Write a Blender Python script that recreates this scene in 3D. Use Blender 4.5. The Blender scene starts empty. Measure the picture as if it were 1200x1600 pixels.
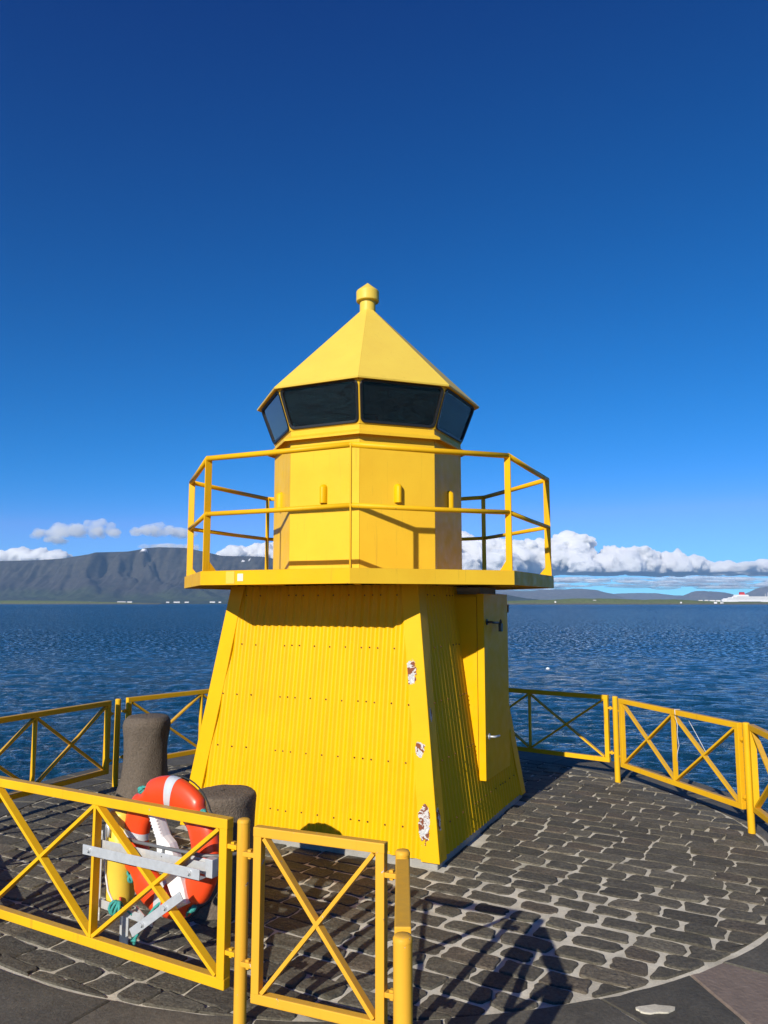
import bpy, bmesh, math, random
import numpy as np
from mathutils import Vector, Matrix

random.seed(7)
rng = np.random.default_rng(11)
R = math.radians
SC = bpy.context.scene
COL = SC.collection

# ------------------------------------------------------------------ camera
cam_data = bpy.data.cameras.new('camera')
cam = bpy.data.objects.new('camera', cam_data)
COL.objects.link(cam)
cam.location = (0, 0, 2.0)
PITCH = math.atan(143 / 1200)
cam.rotation_euler = (R(90) + PITCH, 0, 0)
cam_data.sensor_fit = 'VERTICAL'
cam_data.sensor_height = 36
cam_data.lens = 27.0
cam_data.clip_start = 0.05
cam_data.clip_end = 200000
SC.camera = cam

# ------------------------------------------------------------------ light
SUN_HEADING = 28.0      # compass heading the light travels to, clockwise from +Y
SUN_EL = 26.0
world = bpy.data.worlds.new('World')
SC.world = world
world.use_nodes = True
wn = world.node_tree
bg = wn.nodes['Background']
sky = wn.nodes.new('ShaderNodeTexSky')
sky.sky_type = 'NISHITA'
sky.sun_disc = False
sky.sun_elevation = R(SUN_EL)
sky.sun_rotation = R(SUN_HEADING + 180)
sky.altitude = 9000
sky.air_density = 1.6
sky.dust_density = 0.0
sky.ozone_density = 4.0
# the photograph's deep colour: the whole sky evenly pushed away from its own grey
bw = wn.nodes.new('ShaderNodeRGBToBW')
sat = wn.nodes.new('ShaderNodeMix')
sat.data_type = 'RGBA'
sat.clamp_factor = False
sat.inputs[0].default_value = 1.8
wn.links.new(sky.outputs[0], bw.inputs[0])
wn.links.new(bw.outputs[0], sat.inputs[6])
wn.links.new(sky.outputs[0], sat.inputs[7])
pos = wn.nodes.new('ShaderNodeMix')
pos.data_type = 'RGBA'
pos.blend_type = 'LIGHTEN'
pos.inputs[0].default_value = 1.0
pos.inputs[7].default_value = (0.0, 0.0, 0.0, 1)
wn.links.new(sat.outputs[2], pos.inputs[6])
# contrast of the sky as the camera recorded it: red falls off fastest overhead
sep = wn.nodes.new('ShaderNodeSeparateColor')
com = wn.nodes.new('ShaderNodeCombineColor')
pw = wn.nodes.new('ShaderNodeMath')
pw.operation = 'POWER'
pw.inputs[1].default_value = 3.0
ml = wn.nodes.new('ShaderNodeMath')
ml.operation = 'MULTIPLY'
ml.inputs[1].default_value = 14.2
wn.links.new(pos.outputs[2], sep.inputs[0])
wn.links.new(sep.outputs[0], pw.inputs[0])
wn.links.new(pw.outputs[0], ml.inputs[0])
cap = wn.nodes.new('ShaderNodeMath')
cap.operation = 'MULTIPLY'
cap.inputs[1].default_value = 0.42
low = wn.nodes.new('ShaderNodeMath')
low.operation = 'MINIMUM'
wn.links.new(sep.outputs[1], cap.inputs[0])
wn.links.new(ml.outputs[0], low.inputs[0])
wn.links.new(cap.outputs[0], low.inputs[1])
wn.links.new(low.outputs[0], com.inputs[0])
for ch, (gain, off) in ((1, (1.3, -0.5)), (2, (1.2, -0.5))):
    ma = wn.nodes.new('ShaderNodeMath')
    ma.operation = 'MULTIPLY_ADD'
    ma.inputs[1].default_value = gain
    ma.inputs[2].default_value = off
    mx0 = wn.nodes.new('ShaderNodeMath')
    mx0.operation = 'MAXIMUM'
    mx0.inputs[1].default_value = 0.0
    wn.links.new(sep.outputs[ch], ma.inputs[0])
    wn.links.new(ma.outputs[0], mx0.inputs[0])
    wn.links.new(mx0.outputs[0], com.inputs[ch])
wn.links.new(com.outputs[0], bg.inputs['Color'])
bg.inputs['Strength'].default_value = 0.073

sun_data = bpy.data.lights.new('sun', 'SUN')
sun_data.energy = 5.0
sun_data.angle = R(0.53)
sun_data.color = (1.0, 0.935, 0.82)
sun = bpy.data.objects.new('sun', sun_data)
COL.objects.link(sun)
h = R(SUN_HEADING)
sdir = Vector((math.sin(h) * math.cos(R(SUN_EL)), math.cos(h) * math.cos(R(SUN_EL)), -math.sin(R(SUN_EL))))
sun.rotation_euler = sdir.to_track_quat('-Z', 'Y').to_euler()
sun.location = (-6, -8, 12)

SC.view_settings.view_transform = 'Standard'
SC.view_settings.look = 'None'
SC.view_settings.exposure = 0.3
SC.view_settings.gamma = 1
SC.view_settings.use_curve_mapping = False
SC.render.engine = 'CYCLES'
SC.cycles.use_denoising = True
SC.cycles.max_bounces = 14
SC.cycles.diffuse_bounces = 4
SC.cycles.volume_bounces = 14
SC.cycles.transparent_max_bounces = 40
SC.cycles.caustics_reflective = False
SC.cycles.caustics_refractive = False


# ------------------------------------------------------------------ materials
class NT:
    def __init__(self, name):
        self.m = bpy.data.materials.new(name)
        self.m.use_nodes = True
        self.t = self.m.node_tree
        self.b = self.t.nodes['Principled BSDF']
        self.out = self.t.nodes['Material Output']

    def n(self, typ, **kw):
        nd = self.t.nodes.new(typ)
        for k, v in kw.items():
            if k in nd.inputs.keys() if isinstance(k, str) else False:
                nd.inputs[k].default_value = v
            else:
                setattr(nd, k, v)
        return nd

    def l(self, a, b):
        self.t.links.new(a, b)

    def coord(self, which='Object'):
        return self.n('ShaderNodeTexCoord').outputs[which]

    def pos(self):
        return self.n('ShaderNodeNewGeometry').outputs['Position']

    def noise(self, vec, scale, detail=4, rough=0.6, dist=0.0):
        nd = self.n('ShaderNodeTexNoise')
        nd.inputs['Scale'].default_value = scale
        nd.inputs['Detail'].default_value = detail
        nd.inputs['Roughness'].default_value = rough
        nd.inputs['Distortion'].default_value = dist
        if vec is not None:
            self.l(vec, nd.inputs['Vector'])
        return nd.outputs['Fac']

    def ramp(self, fac, stops, interp='LINEAR'):
        nd = self.n('ShaderNodeValToRGB')
        cr = nd.color_ramp
        cr.interpolation = interp
        while len(cr.elements) < len(stops):
            cr.elements.new(0.5)
        for e, (p, c) in zip(cr.elements, stops):
            e.position = p
            e.color = (*c, 1) if len(c) == 3 else c
        self.l(fac, nd.inputs['Fac'])
        return nd.outputs['Color']

    def mix(self, fac, a, b, mode='MIX'):
        nd = self.n('ShaderNodeMix', data_type='RGBA', blend_type=mode)
        for sock, v in ((nd.inputs[0], fac), (nd.inputs[6], a), (nd.inputs[7], b)):
            if isinstance(v, (int, float)):
                sock.default_value = v
            elif isinstance(v, tuple):
                sock.default_value = (*v, 1) if len(v) == 3 else v
            else:
                self.l(v, sock)
        return nd.outputs[2]

    def math(self, op, a, b=None, clamp=False):
        nd = self.n('ShaderNodeMath', operation=op, use_clamp=clamp)
        for i, v in enumerate((a, b)):
            if v is None:
                continue
            if isinstance(v, (int, float)):
                nd.inputs[i].default_value = v
            else:
                self.l(v, nd.inputs[i])
        return nd.outputs[0]

    def mapping(self, vec, scale=(1, 1, 1), loc=(0, 0, 0), rot=(0, 0, 0)):
        nd = self.n('ShaderNodeMapping')
        nd.inputs['Scale'].default_value = scale
        nd.inputs['Location'].default_value = loc
        nd.inputs['Rotation'].default_value = rot
        self.l(vec, nd.inputs['Vector'])
        return nd.outputs[0]

    def bump(self, hgt, strength=0.3, dist=0.01, normal=None):
        nd = self.n('ShaderNodeBump')
        nd.inputs['Strength'].default_value = strength
        nd.inputs['Distance'].default_value = dist
        self.l(hgt, nd.inputs['Height'])
        if normal is not None:
            self.l(normal, nd.inputs['Normal'])
        return nd.outputs[0]

    def set(self, **kw):
        names = dict(color='Base Color', rough='Roughness', metal='Metallic', normal='Normal', spec='Specular IOR Level', ior='IOR', trans='Transmission Weight', alpha='Alpha', coat='Coat Weight')
        for k, v in kw.items():
            s = self.b.inputs[names[k]]
            if isinstance(v, (int, float)):
                s.default_value = v
            elif isinstance(v, tuple):
                s.default_value = (*v, 1)
            else:
                self.l(v, s)
        return self.m


def paint(name, base, alt, dirt=(0.16, 0.10, 0.03), top_brown=0.0, chips=0.0, rough=0.42, streak=True, chipcol=(0.33, 0.35, 0.36), dirt_amt=0.35):
    t = NT(name)
    p = t.pos()
    big = t.noise(p, 2.3, 5, 0.6)
    col = t.mix(t.ramp(big, [(0.35, (0, 0, 0)), (0.7, (1, 1, 1))]), base, alt)
    if streak:
        st = t.noise(t.mapping(p, scale=(22, 22, 1.6)), 1.0, 5, 0.65)
        col = t.mix(t.math('MULTIPLY', t.ramp(st, [(0.60, (0, 0, 0)), (0.82, (1, 1, 1))]), dirt_amt), col, dirt)
    sp = t.noise(p, 70, 3, 0.7)
    col = t.mix(t.math('MULTIPLY', t.ramp(sp, [(0.70, (0, 0, 0)), (0.76, (1, 1, 1))]), dirt_amt * 1.6), col, dirt)
    if top_brown > 0:  # up-facing faces mixed toward brown, uneven by noise
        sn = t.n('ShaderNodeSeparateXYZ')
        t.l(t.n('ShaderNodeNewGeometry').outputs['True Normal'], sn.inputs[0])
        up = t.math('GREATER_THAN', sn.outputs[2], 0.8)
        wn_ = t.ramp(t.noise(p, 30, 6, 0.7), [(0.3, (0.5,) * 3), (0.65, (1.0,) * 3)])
        col = t.mix(t.math('MULTIPLY', t.math('MULTIPLY', up, wn_), top_brown), col, (0.30, 0.19, 0.07))
    r = t.ramp(t.noise(p, 9, 4), [(0.3, (rough - .08,) * 3), (0.7, (rough + .14,) * 3)])
    nrm = t.bump(t.noise(p, 260, 3), 0.10, 0.002)
    nrm = t.bump(t.noise(p, 14, 3), 0.10, 0.006, nrm)
    if chips > 0:
        cn = t.noise(p, 13, 6, 0.62, 0.4)
        ch = t.ramp(cn, [(chips, (0, 0, 0)), (chips + 0.012, (1, 1, 1))])
        cc = t.mix(t.ramp(t.noise(p, 60, 3), [(0.5, (0, 0, 0)), (0.62, (1, 1, 1))]), chipcol, (0.23, 0.07, 0.03))
        col = t.mix(ch, col, cc)
        nrm = t.bump(t.math('SUBTRACT', 1.0, ch), 0.4, 0.002, nrm)
    return t.set(color=col, rough=r, normal=nrm, spec=0.16)


YEL = (0.74, 0.42, 0.002)
YEL2 = (0.70, 0.38, 0.002)
M = {}
M['yellow'] = paint('yellow_wall_paint', YEL, YEL2, dirt_amt=0.22)
M['yellow_fade'] = paint('yellow_faded_paint', (0.74, 0.46, 0.028), (0.70, 0.415, 0.024), dirt_amt=0.4)
M['yellow_roof'] = paint('yellow_roof_paint', (0.70, 0.505, 0.075), (0.67, 0.465, 0.07), dirt_amt=0.22, rough=0.38)
M['yellow_rail'] = paint('yellow_railing_paint', (0.76, 0.425, 0.006), (0.71, 0.37, 0.008), chips=0.70, dirt_amt=0.45, chipcol=(0.25, 0.15, 0.05))
M['yellow_fence'] = paint('yellow_fence_paint', (0.74, 0.42, 0.012), (0.68, 0.36, 0.012), top_brown=0.6, chips=0.70, dirt_amt=0.5, chipcol=(0.36, 0.33, 0.28))
M['yellow_gate'] = paint('yellow_gate_paint', (0.70, 0.375, 0.032), (0.67, 0.34, 0.028), top_brown=0.4, chips=0.665, dirt_amt=0.35, chipcol=(0.42, 0.44, 0.45))


def chipped_corner():
    """paint of the corner boards with scars down to primer, zinc and rust"""
    t = NT('yellow_corner_board_paint')
    o = t.coord('Object')
    p = t.pos()
    col = t.mix(t.ramp(t.noise(p, 2.3, 5), [(0.35, (0, 0, 0)), (0.7, (1, 1, 1))]), YEL, YEL2)
    sp = t.noise(p, 70, 3, 0.7)
    col = t.mix(t.math('MULTIPLY', t.ramp(sp, [(0.68, (0, 0, 0)), (0.74, (1, 1, 1))]), 0.35), col, (0.2, 0.12, 0.02))
    sep = t.n('ShaderNodeSeparateXYZ')
    t.l(o, sep.inputs[0])
    x, y, z = sep.outputs
    wob = t.math('MULTIPLY', t.math('SUBTRACT', t.noise(p, 20, 6, 0.7), 0.5), 3.2)
    mask = None
    # centres in object space (x, z), half sizes: scars on the sun side; (y, z) on the right side
    scars = [(x, 0.925, z, 1.44, 0.052, 0.10), (x, 1.035, z, 0.86, 0.040, 0.062), (x, 1.095, z, 0.315, 0.056, 0.145)]
    side = [(y, -1.145, z, 0.36, 0.035, 0.10), (y, -1.03, z, 1.12, 0.025, 0.055)]
    fm = t.math('LESS_THAN', y, -0.955)
    for grp, gate in ((scars, 'f'), (side, 's')):
        for (ax, c1, az, c2, r1, r2) in grp:
            dx = t.math('DIVIDE', t.math('SUBTRACT', ax, c1), r1)
            dz = t.math('DIVIDE', t.math('SUBTRACT', az, c2), r2)
            d = t.math('ADD', t.math('MULTIPLY', dx, dx), t.math('MULTIPLY', dz, dz))
            d = t.math('ADD', d, wob)
            k = t.math('LESS_THAN', d, 0.85)
            other = t.math('GREATER_THAN', x if gate == 'f' else y, 0.6 if gate == 'f' else -2.0)
            k = t.math('MULTIPLY', k, other)
            if gate == 's':
                k = t.math('MULTIPLY', k, t.math('GREATER_THAN', x, 0.9))
            mask = k if mask is None else t.math('MAXIMUM', mask, k)
    n2 = t.noise(p, 13, 6, 0.66, 0.5)
    scar = t.ramp(n2, [(0.42, (0.20, 0.055, 0.02)), (0.485, (0.15, 0.05, 0.03)), (0.505, (0.62, 0.60, 0.56)), (0.57, (0.35, 0.36, 0.37)), (0.64, (0.70, 0.68, 0.64))])
    col = t.mix(mask, col, scar)
    nrm = t.bump(t.noise(p, 14, 3), 0.10, 0.006)
    nrm = t.bump(t.math('SUBTRACT', t.math('MULTIPLY', n2, mask), mask), 0.6, 0.004, nrm)
    return t.set(color=col, rough=0.45, normal=nrm, spec=0.16)


M['corner'] = chipped_corner()


def simple(name, base, rough=0.5, metal=0.0, var=0.25, scale=12, bump=0.15, bscale=80, bdist=0.004):
    t = NT(name)
    p = t.pos()
    dark = tuple(c * (1 - var) for c in base)
    lite = tuple(min(1, c * (1 + var)) for c in base)
    col = t.mix(t.noise(p, scale, 6, 0.65), dark, lite)
    return t.set(color=col, rough=rough, metal=metal, normal=t.bump(t.noise(p, bscale, 4), bump, bdist))


M['concrete'] = simple('pale_concrete', (0.30, 0.29, 0.26), 0.9, 0, 0.5, 9, 0.5, 60, 0.01)
M['galv'] = simple('galvanised_steel', (0.60, 0.62, 0.63), 0.42, 0.45, 0.25, 30, 0.1, 120)
M['dark_steel'] = simple('dark_steel', (0.05, 0.05, 0.05), 0.45, 0.6, 0.3)
M['rusty'] = simple('rusty_steel', (0.16, 0.06, 0.02), 0.8, 0.2, 0.5, 40, 0.4)
M['rubber'] = simple('black_rubber', (0.010, 0.010, 0.011), 0.42, 0, 0.2, 20, 0.05)
M['orange'] = simple('orange_plastic', (0.72, 0.060, 0.012), 0.36, 0, 0.12, 6, 0.08, 40, 0.003)
M['tape'] = simple('reflective_tape', (0.62, 0.64, 0.66), 0.30, 0.25, 0.2, 30, 0.1)
M['white_plastic'] = simple('white_plastic', (0.80, 0.80, 0.78), 0.38, 0, 0.06, 8, 0.05)
M['grey_plastic'] = simple('grey_plastic_tube', (0.12, 0.125, 0.13), 0.4, 0, 0.2)
M['teal_rope'] = simple('teal_rope', (0.04, 0.30, 0.26), 0.8, 0, 0.5, 120, 0.6, 300, 0.004)
M['dark_rope'] = simple('dark_rope', (0.02, 0.025, 0.025), 0.85, 0, 0.4, 100, 0.5, 300)
M['cord'] = simple('pale_cord', (0.62, 0.60, 0.60), 0.7, 0, 0.2)
M['inside'] = simple('dark_lantern_lining', (0.035, 0.033, 0.03), 0.8, 0, 0.3)
M['yellow_plastic'] = simple('yellow_plastic_tube', (0.78, 0.55, 0.06), 0.4, 0, 0.12, 9, 0.06)
M['bulb'] = simple('red_cap_plastic', (0.5, 0.04, 0.03), 0.4)
M['sticker'] = simple('pale_sticker', (0.80, 0.74, 0.50), 0.6, 0, 0.15, 60)
M['white_metal'] = simple('white_ship_paint', (0.78, 0.78, 0.77), 0.5, 0, 0.08, 0.05, 0)
M['red_metal'] = simple('red_ship_paint', (0.55, 0.03, 0.02), 0.5, 0, 0.1, 0.1, 0)
M['ship_dark'] = simple('dark_ship_glass', (0.03, 0.04, 0.05), 0.3, 0, 0.1, 0.1, 0)
M['house_white'] = simple('white_house_wall', (0.72, 0.72, 0.70), 0.8, 0, 0.08, 0.05, 0)
M['house_roof'] = simple('grey_house_roof', (0.30, 0.28, 0.27), 0.8, 0, 0.2, 0.05, 0)
M['buoy'] = simple('white_float', (0.8, 0.8, 0.8), 0.5)


def stone_mat():
    t = NT('basalt_cobble')
    p = t.pos()
    rnd = t.n('ShaderNodeObjectInfo').outputs['Random']
    at = t.n('ShaderNodeAttribute', attribute_name='stone_tone')
    k = t.math('FRACT', t.math('ADD', rnd, at.outputs['Fac']))
    base = t.ramp(k, [(0.0, (0.070, 0.062, 0.045)), (0.25, (0.120, 0.107, 0.077)), (0.5, (0.092, 0.082, 0.061)), (0.75, (0.158, 0.140, 0.101)), (0.9, (0.124, 0.099, 0.069)), (1.0, (0.080, 0.072, 0.055))])
    n1 = t.noise(p, 7, 6, 0.7)
    n2 = t.noise(p, 45, 6, 0.75)
    col = t.mix(t.ramp(n1, [(0.3, (0.55,) * 3), (0.7, (1.35,) * 3)]), (0, 0, 0), base)
    col = t.mix(1.0, base, t.ramp(n1, [(0.28, (0.62,) * 3), (0.72, (1.25,) * 3)]), 'MULTIPLY')
    col = t.mix(1.0, col, t.ramp(n2, [(0.32, (0.42,) * 3), (0.66, (1.5,) * 3)]), 'MULTIPLY')
    # smears of pale mortar left on top, moss in places
    sm = t.ramp(t.noise(p, 4.6, 8, 0.72, 0.3), [(0.665, (0, 0, 0)), (0.72, (1, 1, 1))])
    sm = t.math('MULTIPLY', sm, t.ramp(t.noise(p, 120, 4, 0.7), [(0.42, (0, 0, 0)), (0.60, (0.75,) * 3)]))
    col = t.mix(sm, col, (0.27, 0.26, 0.235))
    ms = t.ramp(t.noise(p, 1.1, 6, 0.7), [(0.56, (0, 0, 0)), (0.70, (0.55,) * 3)])
    col = t.mix(t.math('MULTIPLY', ms, n2), col, (0.050, 0.062, 0.014))
    hgt = t.math('ADD', t.math('MULTIPLY', n2, 0.8), t.math('MULTIPLY', t.noise(p, 22, 5, 0.6), 1.0))
    nrm = t.bump(hgt, 0.9, 0.022)
    nrm = t.bump(t.noise(p, 210, 3, 0.7), 0.35, 0.004, nrm)
    return t.set(color=col, rough=0.78, normal=nrm)


M['stone'] = stone_mat()


def slab_mat():
    t = NT('basalt_slab')
    p = t.pos()
    rnd = t.n('ShaderNodeObjectInfo').outputs['Random']
    base = t.ramp(rnd, [(0.0, (0.066, 0.061, 0.048)), (0.4, (0.092, 0.084, 0.066)), (0.7, (0.078, 0.072, 0.058)), (1.0, (0.115, 0.104, 0.083))])
    n1 = t.noise(p, 3.5, 7, 0.7)
    n2 = t.noise(p, 55, 6, 0.75)
    col = t.mix(1.0, base, t.ramp(n1, [(0.3, (0.65,) * 3), (0.72, (1.35,) * 3)]), 'MULTIPLY')
    col = t.mix(1.0, col, t.ramp(n2, [(0.3, (0.6,) * 3), (0.68, (1.3,) * 3)]), 'MULTIPLY')
    sm = t.ramp(t.noise(p, 6.5, 8, 0.75, 0.5), [(0.66, (0, 0, 0)), (0.70, (1, 1, 1))])
    sm = t.math('MULTIPLY', sm, t.ramp(t.noise(p, 90, 4, 0.7), [(0.45, (0, 0, 0)), (0.6, (0.8,) * 3)]))
    col = t.mix(sm, col, (0.33, 0.32, 0.29))
    nrm = t.bump(t.math('ADD', n2, t.math('MULTIPLY', n1, 1.5)), 0.55, 0.015)
    return t.set(color=col, rough=0.8, normal=nrm)


M['slab'] = slab_mat()
M['slab_red'] = simple('reddish_slab', (0.175, 0.135, 0.110), 0.85, 0, 0.45, 14, 0.5, 40, 0.012)


def mortar_mat():
    t = NT('pale_mortar')
    p = t.pos()
    n1 = t.noise(p, 3.0, 7, 0.7)
    n2 = t.noise(p, 80, 5, 0.7)
    col = t.mix(n2, (0.50, 0.46, 0.37), (0.78, 0.73, 0.60))
    col = t.mix(t.ramp(n1, [(0.40, (0.0,) * 3), (0.66, (0.55,) * 3)]), col, (0.27, 0.245, 0.185))
    col = t.mix(t.ramp(t.noise(p, 0.9, 5, 0.7), [(0.55, (0,) * 3), (0.72, (0.6,) * 3)]), col, (0.10, 0.105, 0.05))
    return t.set(color=col, rough=0.92, normal=t.bump(t.math('ADD', n2, n1), 0.5, 0.012))


M['mortar'] = mortar_mat()
M['bollard'] = simple('rough_basalt_bollard', (0.120, 0.094, 0.070), 0.85, 0, 0.75, 48, 0.9, 75, 0.014)


def glass_mat():
    t = NT('tinted_lantern_glass')
    t.t.nodes.remove(t.b)
    tr = t.n('ShaderNodeBsdfTransparent')
    tr.inputs['Color'].default_value = (0.75, 0.82, 0.84, 1)
    gl = t.n('ShaderNodeBsdfGlossy')
    gl.inputs['Roughness'].default_value = 0.03
    fr = t.n('ShaderNodeFresnel')
    fr.inputs['IOR'].default_value = 1.5
    mx = t.n('ShaderNodeMixShader')
    p = t.pos()
    t.l(t.bump(t.noise(p, 3.0, 2), 0.03, 0.02), gl.inputs['Normal'])
    t.l(t.math('MULTIPLY', fr.outputs[0], 1.5, True), mx.inputs[0])
    t.l(tr.outputs[0], mx.inputs[1])
    t.l(gl.outputs[0], mx.inputs[2])
    df = t.n('ShaderNodeBsdfDiffuse')
    df.inputs['Color'].default_value = (0.12, 0.13, 0.13, 1)
    m2 = t.n('ShaderNodeMixShader')
    t.l(t.math('MULTIPLY', t.noise(p, 9, 5, 0.7), 0.10), m2.inputs[0])
    t.l(mx.outputs[0], m2.inputs[1])
    t.l(df.outputs[0], m2.inputs[2])
    t.l(m2.outputs[0], t.out.inputs['Surface'])
    return t.m


M['glass'] = glass_mat()


def sea_mat():
    t = NT('sea_water')
    p = t.pos()
    dist = t.n('ShaderNodeVectorMath', operation='LENGTH')
    t.l(p, dist.inputs[0])
    d = dist.outputs['Value']
    far = t.n('ShaderNodeMapRange')
    far.inputs['From Min'].default_value = 40
    far.inputs['From Max'].default_value = 900
    t.l(d, far.inputs['Value'])
    w = t.mapping(p, scale=(1, 1.6, 1), rot=(0, 0, R(12)))
    n1 = t.noise(w, 2.6, 4, 0.62, 0.4)
    n2 = t.noise(w, 0.55, 4, 0.6, 0.5)
    n3 = t.noise(w, 0.11, 3, 0.6, 0.3)
    n0 = t.noise(w, 7.5, 3, 0.6, 0.3)
    nrm = t.bump(n2, 0.7, 1.1)
    nrm = t.bump(n1, 0.8, 0.26, nrm)
    nrm = t.bump(n0, 0.6, 0.06, nrm)
    # beyond the modelled waves each facet of the chop tilts the surface on its own
    nc = t.n('ShaderNodeTexNoise')
    nc.inputs['Scale'].default_value = 2.0
    nc.inputs['Detail'].default_value = 3
    t.l(w, nc.inputs['Vector'])
    sub = t.n('ShaderNodeVectorMath', operation='SUBTRACT')
    sub.inputs[1].default_value = (0.5, 0.5, 0.5)
    t.l(nc.outputs['Color'], sub.inputs[0])
    mul = t.n('ShaderNodeVectorMath', operation='MULTIPLY')
    mul.inputs[1].default_value = (1.5, 2.1, 0.0)
    t.l(sub.outputs[0], mul.inputs[0])
    ad = t.n('ShaderNodeVectorMath', operation='ADD')
    ad.inputs[1].default_value = (0.02, -0.19, 1)  # constant lean toward the pier added so far water mirrors darker, higher sky
    t.l(mul.outputs[0], ad.inputs[0])
    nm = t.n('ShaderNodeVectorMath', operation='NORMALIZE')
    t.l(ad.outputs[0], nm.inputs[0])
    fmix = t.n('ShaderNodeMapRange')
    fmix.inputs['From Min'].default_value = 22
    fmix.inputs['From Max'].default_value = 95
    t.l(d, fmix.inputs['Value'])
    vm = t.n('ShaderNodeMix', data_type='VECTOR')
    t.l(fmix.outputs[0], vm.inputs[0])
    t.l(nrm, vm.inputs[4])
    t.l(nm.outputs[0], vm.inputs[5])
    nrm = vm.outputs[1]
    patch = t.noise(t.mapping(p, scale=(0.006, 0.02, 1)), 1.0, 5, 0.6)
    col = t.mix(patch, (0.003, 0.026, 0.048), (0.007, 0.046, 0.078))
    r = t.math('ADD', t.math('MULTIPLY', far.outputs[0], 0.12), 0.06)
    return t.set(color=col, rough=r, ior=1.33, normal=nrm)


M['sea'] = sea_mat()


def land_mat(name, low, mid, high, zlo, zhi, scale, snow=False):
    t = NT(name)
    p = t.pos()
    sep = t.n('ShaderNodeSeparateXYZ')
    t.l(p, sep.inputs[0])
    nz = t.noise(p, scale, 8, 0.65)
    nf = t.noise(t.mapping(p, scale=(1, 1, 2.2)), scale * 6, 6, 0.7)
    hh = t.n('ShaderNodeMapRange')
    hh.inputs['From Min'].default_value = zlo
    hh.inputs['From Max'].default_value = zhi
    t.l(sep.outputs[2], hh.inputs['Value'])
    f = t.math('ADD', hh.outputs[0], t.math('MULTIPLY', t.math('SUBTRACT', nz, 0.5), 0.9), True)
    col = t.ramp(f, [(0.05, low), (0.32, mid), (0.75, high)])
    col = t.mix(1.0, col, t.ramp(nf, [(0.3, (0.6,) * 3), (0.7, (1.4,) * 3)]), 'MULTIPLY')
    if snow:
        at = t.n('ShaderNodeAttribute', attribute_name='snow')
        col = t.mix(at.outputs['Fac'], col, (0.85, 0.86, 0.88))
    return t.set(color=col, rough=0.95, spec=0.1)


M['esja'] = land_mat('mountain_rock', (0.042, 0.054, 0.022), (0.046, 0.041, 0.036), (0.052, 0.048, 0.038), 20, 620, 0.0016, True)
M['hills'] = land_mat('far_hill_heath', (0.11, 0.115, 0.065), (0.135, 0.118, 0.088), (0.14, 0.12, 0.095), 10, 420, 0.0016)
M['island'] = land_mat('island_grass', (0.15, 0.135, 0.095), (0.15, 0.175, 0.06), (0.13, 0.165, 0.055), -2, 22, 0.01)


def cloud_mat(name, opacity):
    t = NT(name)
    t.t.nodes.remove(t.b)
    df = t.n('ShaderNodeBsdfDiffuse')
    df.inputs['Color'].default_value = (0.96, 0.96, 0.96, 1)
    tl = t.n('ShaderNodeBsdfTranslucent')
    tl.inputs['Color'].default_value = (0.96, 0.96, 0.96, 1)
    m1 = t.n('ShaderNodeMixShader')
    m1.inputs[0].default_value = 0.22
    t.l(df.outputs[0], m1.inputs[1])
    t.l(tl.outputs[0], m1.inputs[2])
    tr = t.n('ShaderNodeBsdfTransparent')
    m2 = t.n('ShaderNodeMixShader')
    p = t.pos()
    nz = t.noise(p, 0.0022, 7, 0.7)
    t.l(t.ramp(nz, [(0.5 - opacity * 0.42, (0.04,) * 3), (0.62 - opacity * 0.2, (min(1.0, opacity),) * 3)]), m2.inputs[0])
    t.l(tr.outputs[0], m2.inputs[1])
    t.l(m1.outputs[0], m2.inputs[2])
    t.l(m2.outputs[0], t.out.inputs['Surface'])
    return t.m


def cloud_volume(name, density):
    t = NT(name)
    t.t.nodes.remove(t.b)
    v = t.n('ShaderNodeVolumePrincipled')
    v.inputs['Color'].default_value = (1.0, 1.0, 1.0, 1)
    v.inputs['Density'].default_value = density
    t.l(v.outputs[0], t.out.inputs['Volume'])
    return t.m


M['cloud'] = cloud_volume('cumulus_cloud', 0.018)
M['small_cloud'] = cloud_volume('small_cloud', 0.0030)
M['wisp'] = cloud_mat('thin_cloud', 0.42)
M['thin'] = cloud_mat('wispy_cloud', 0.24)


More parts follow.
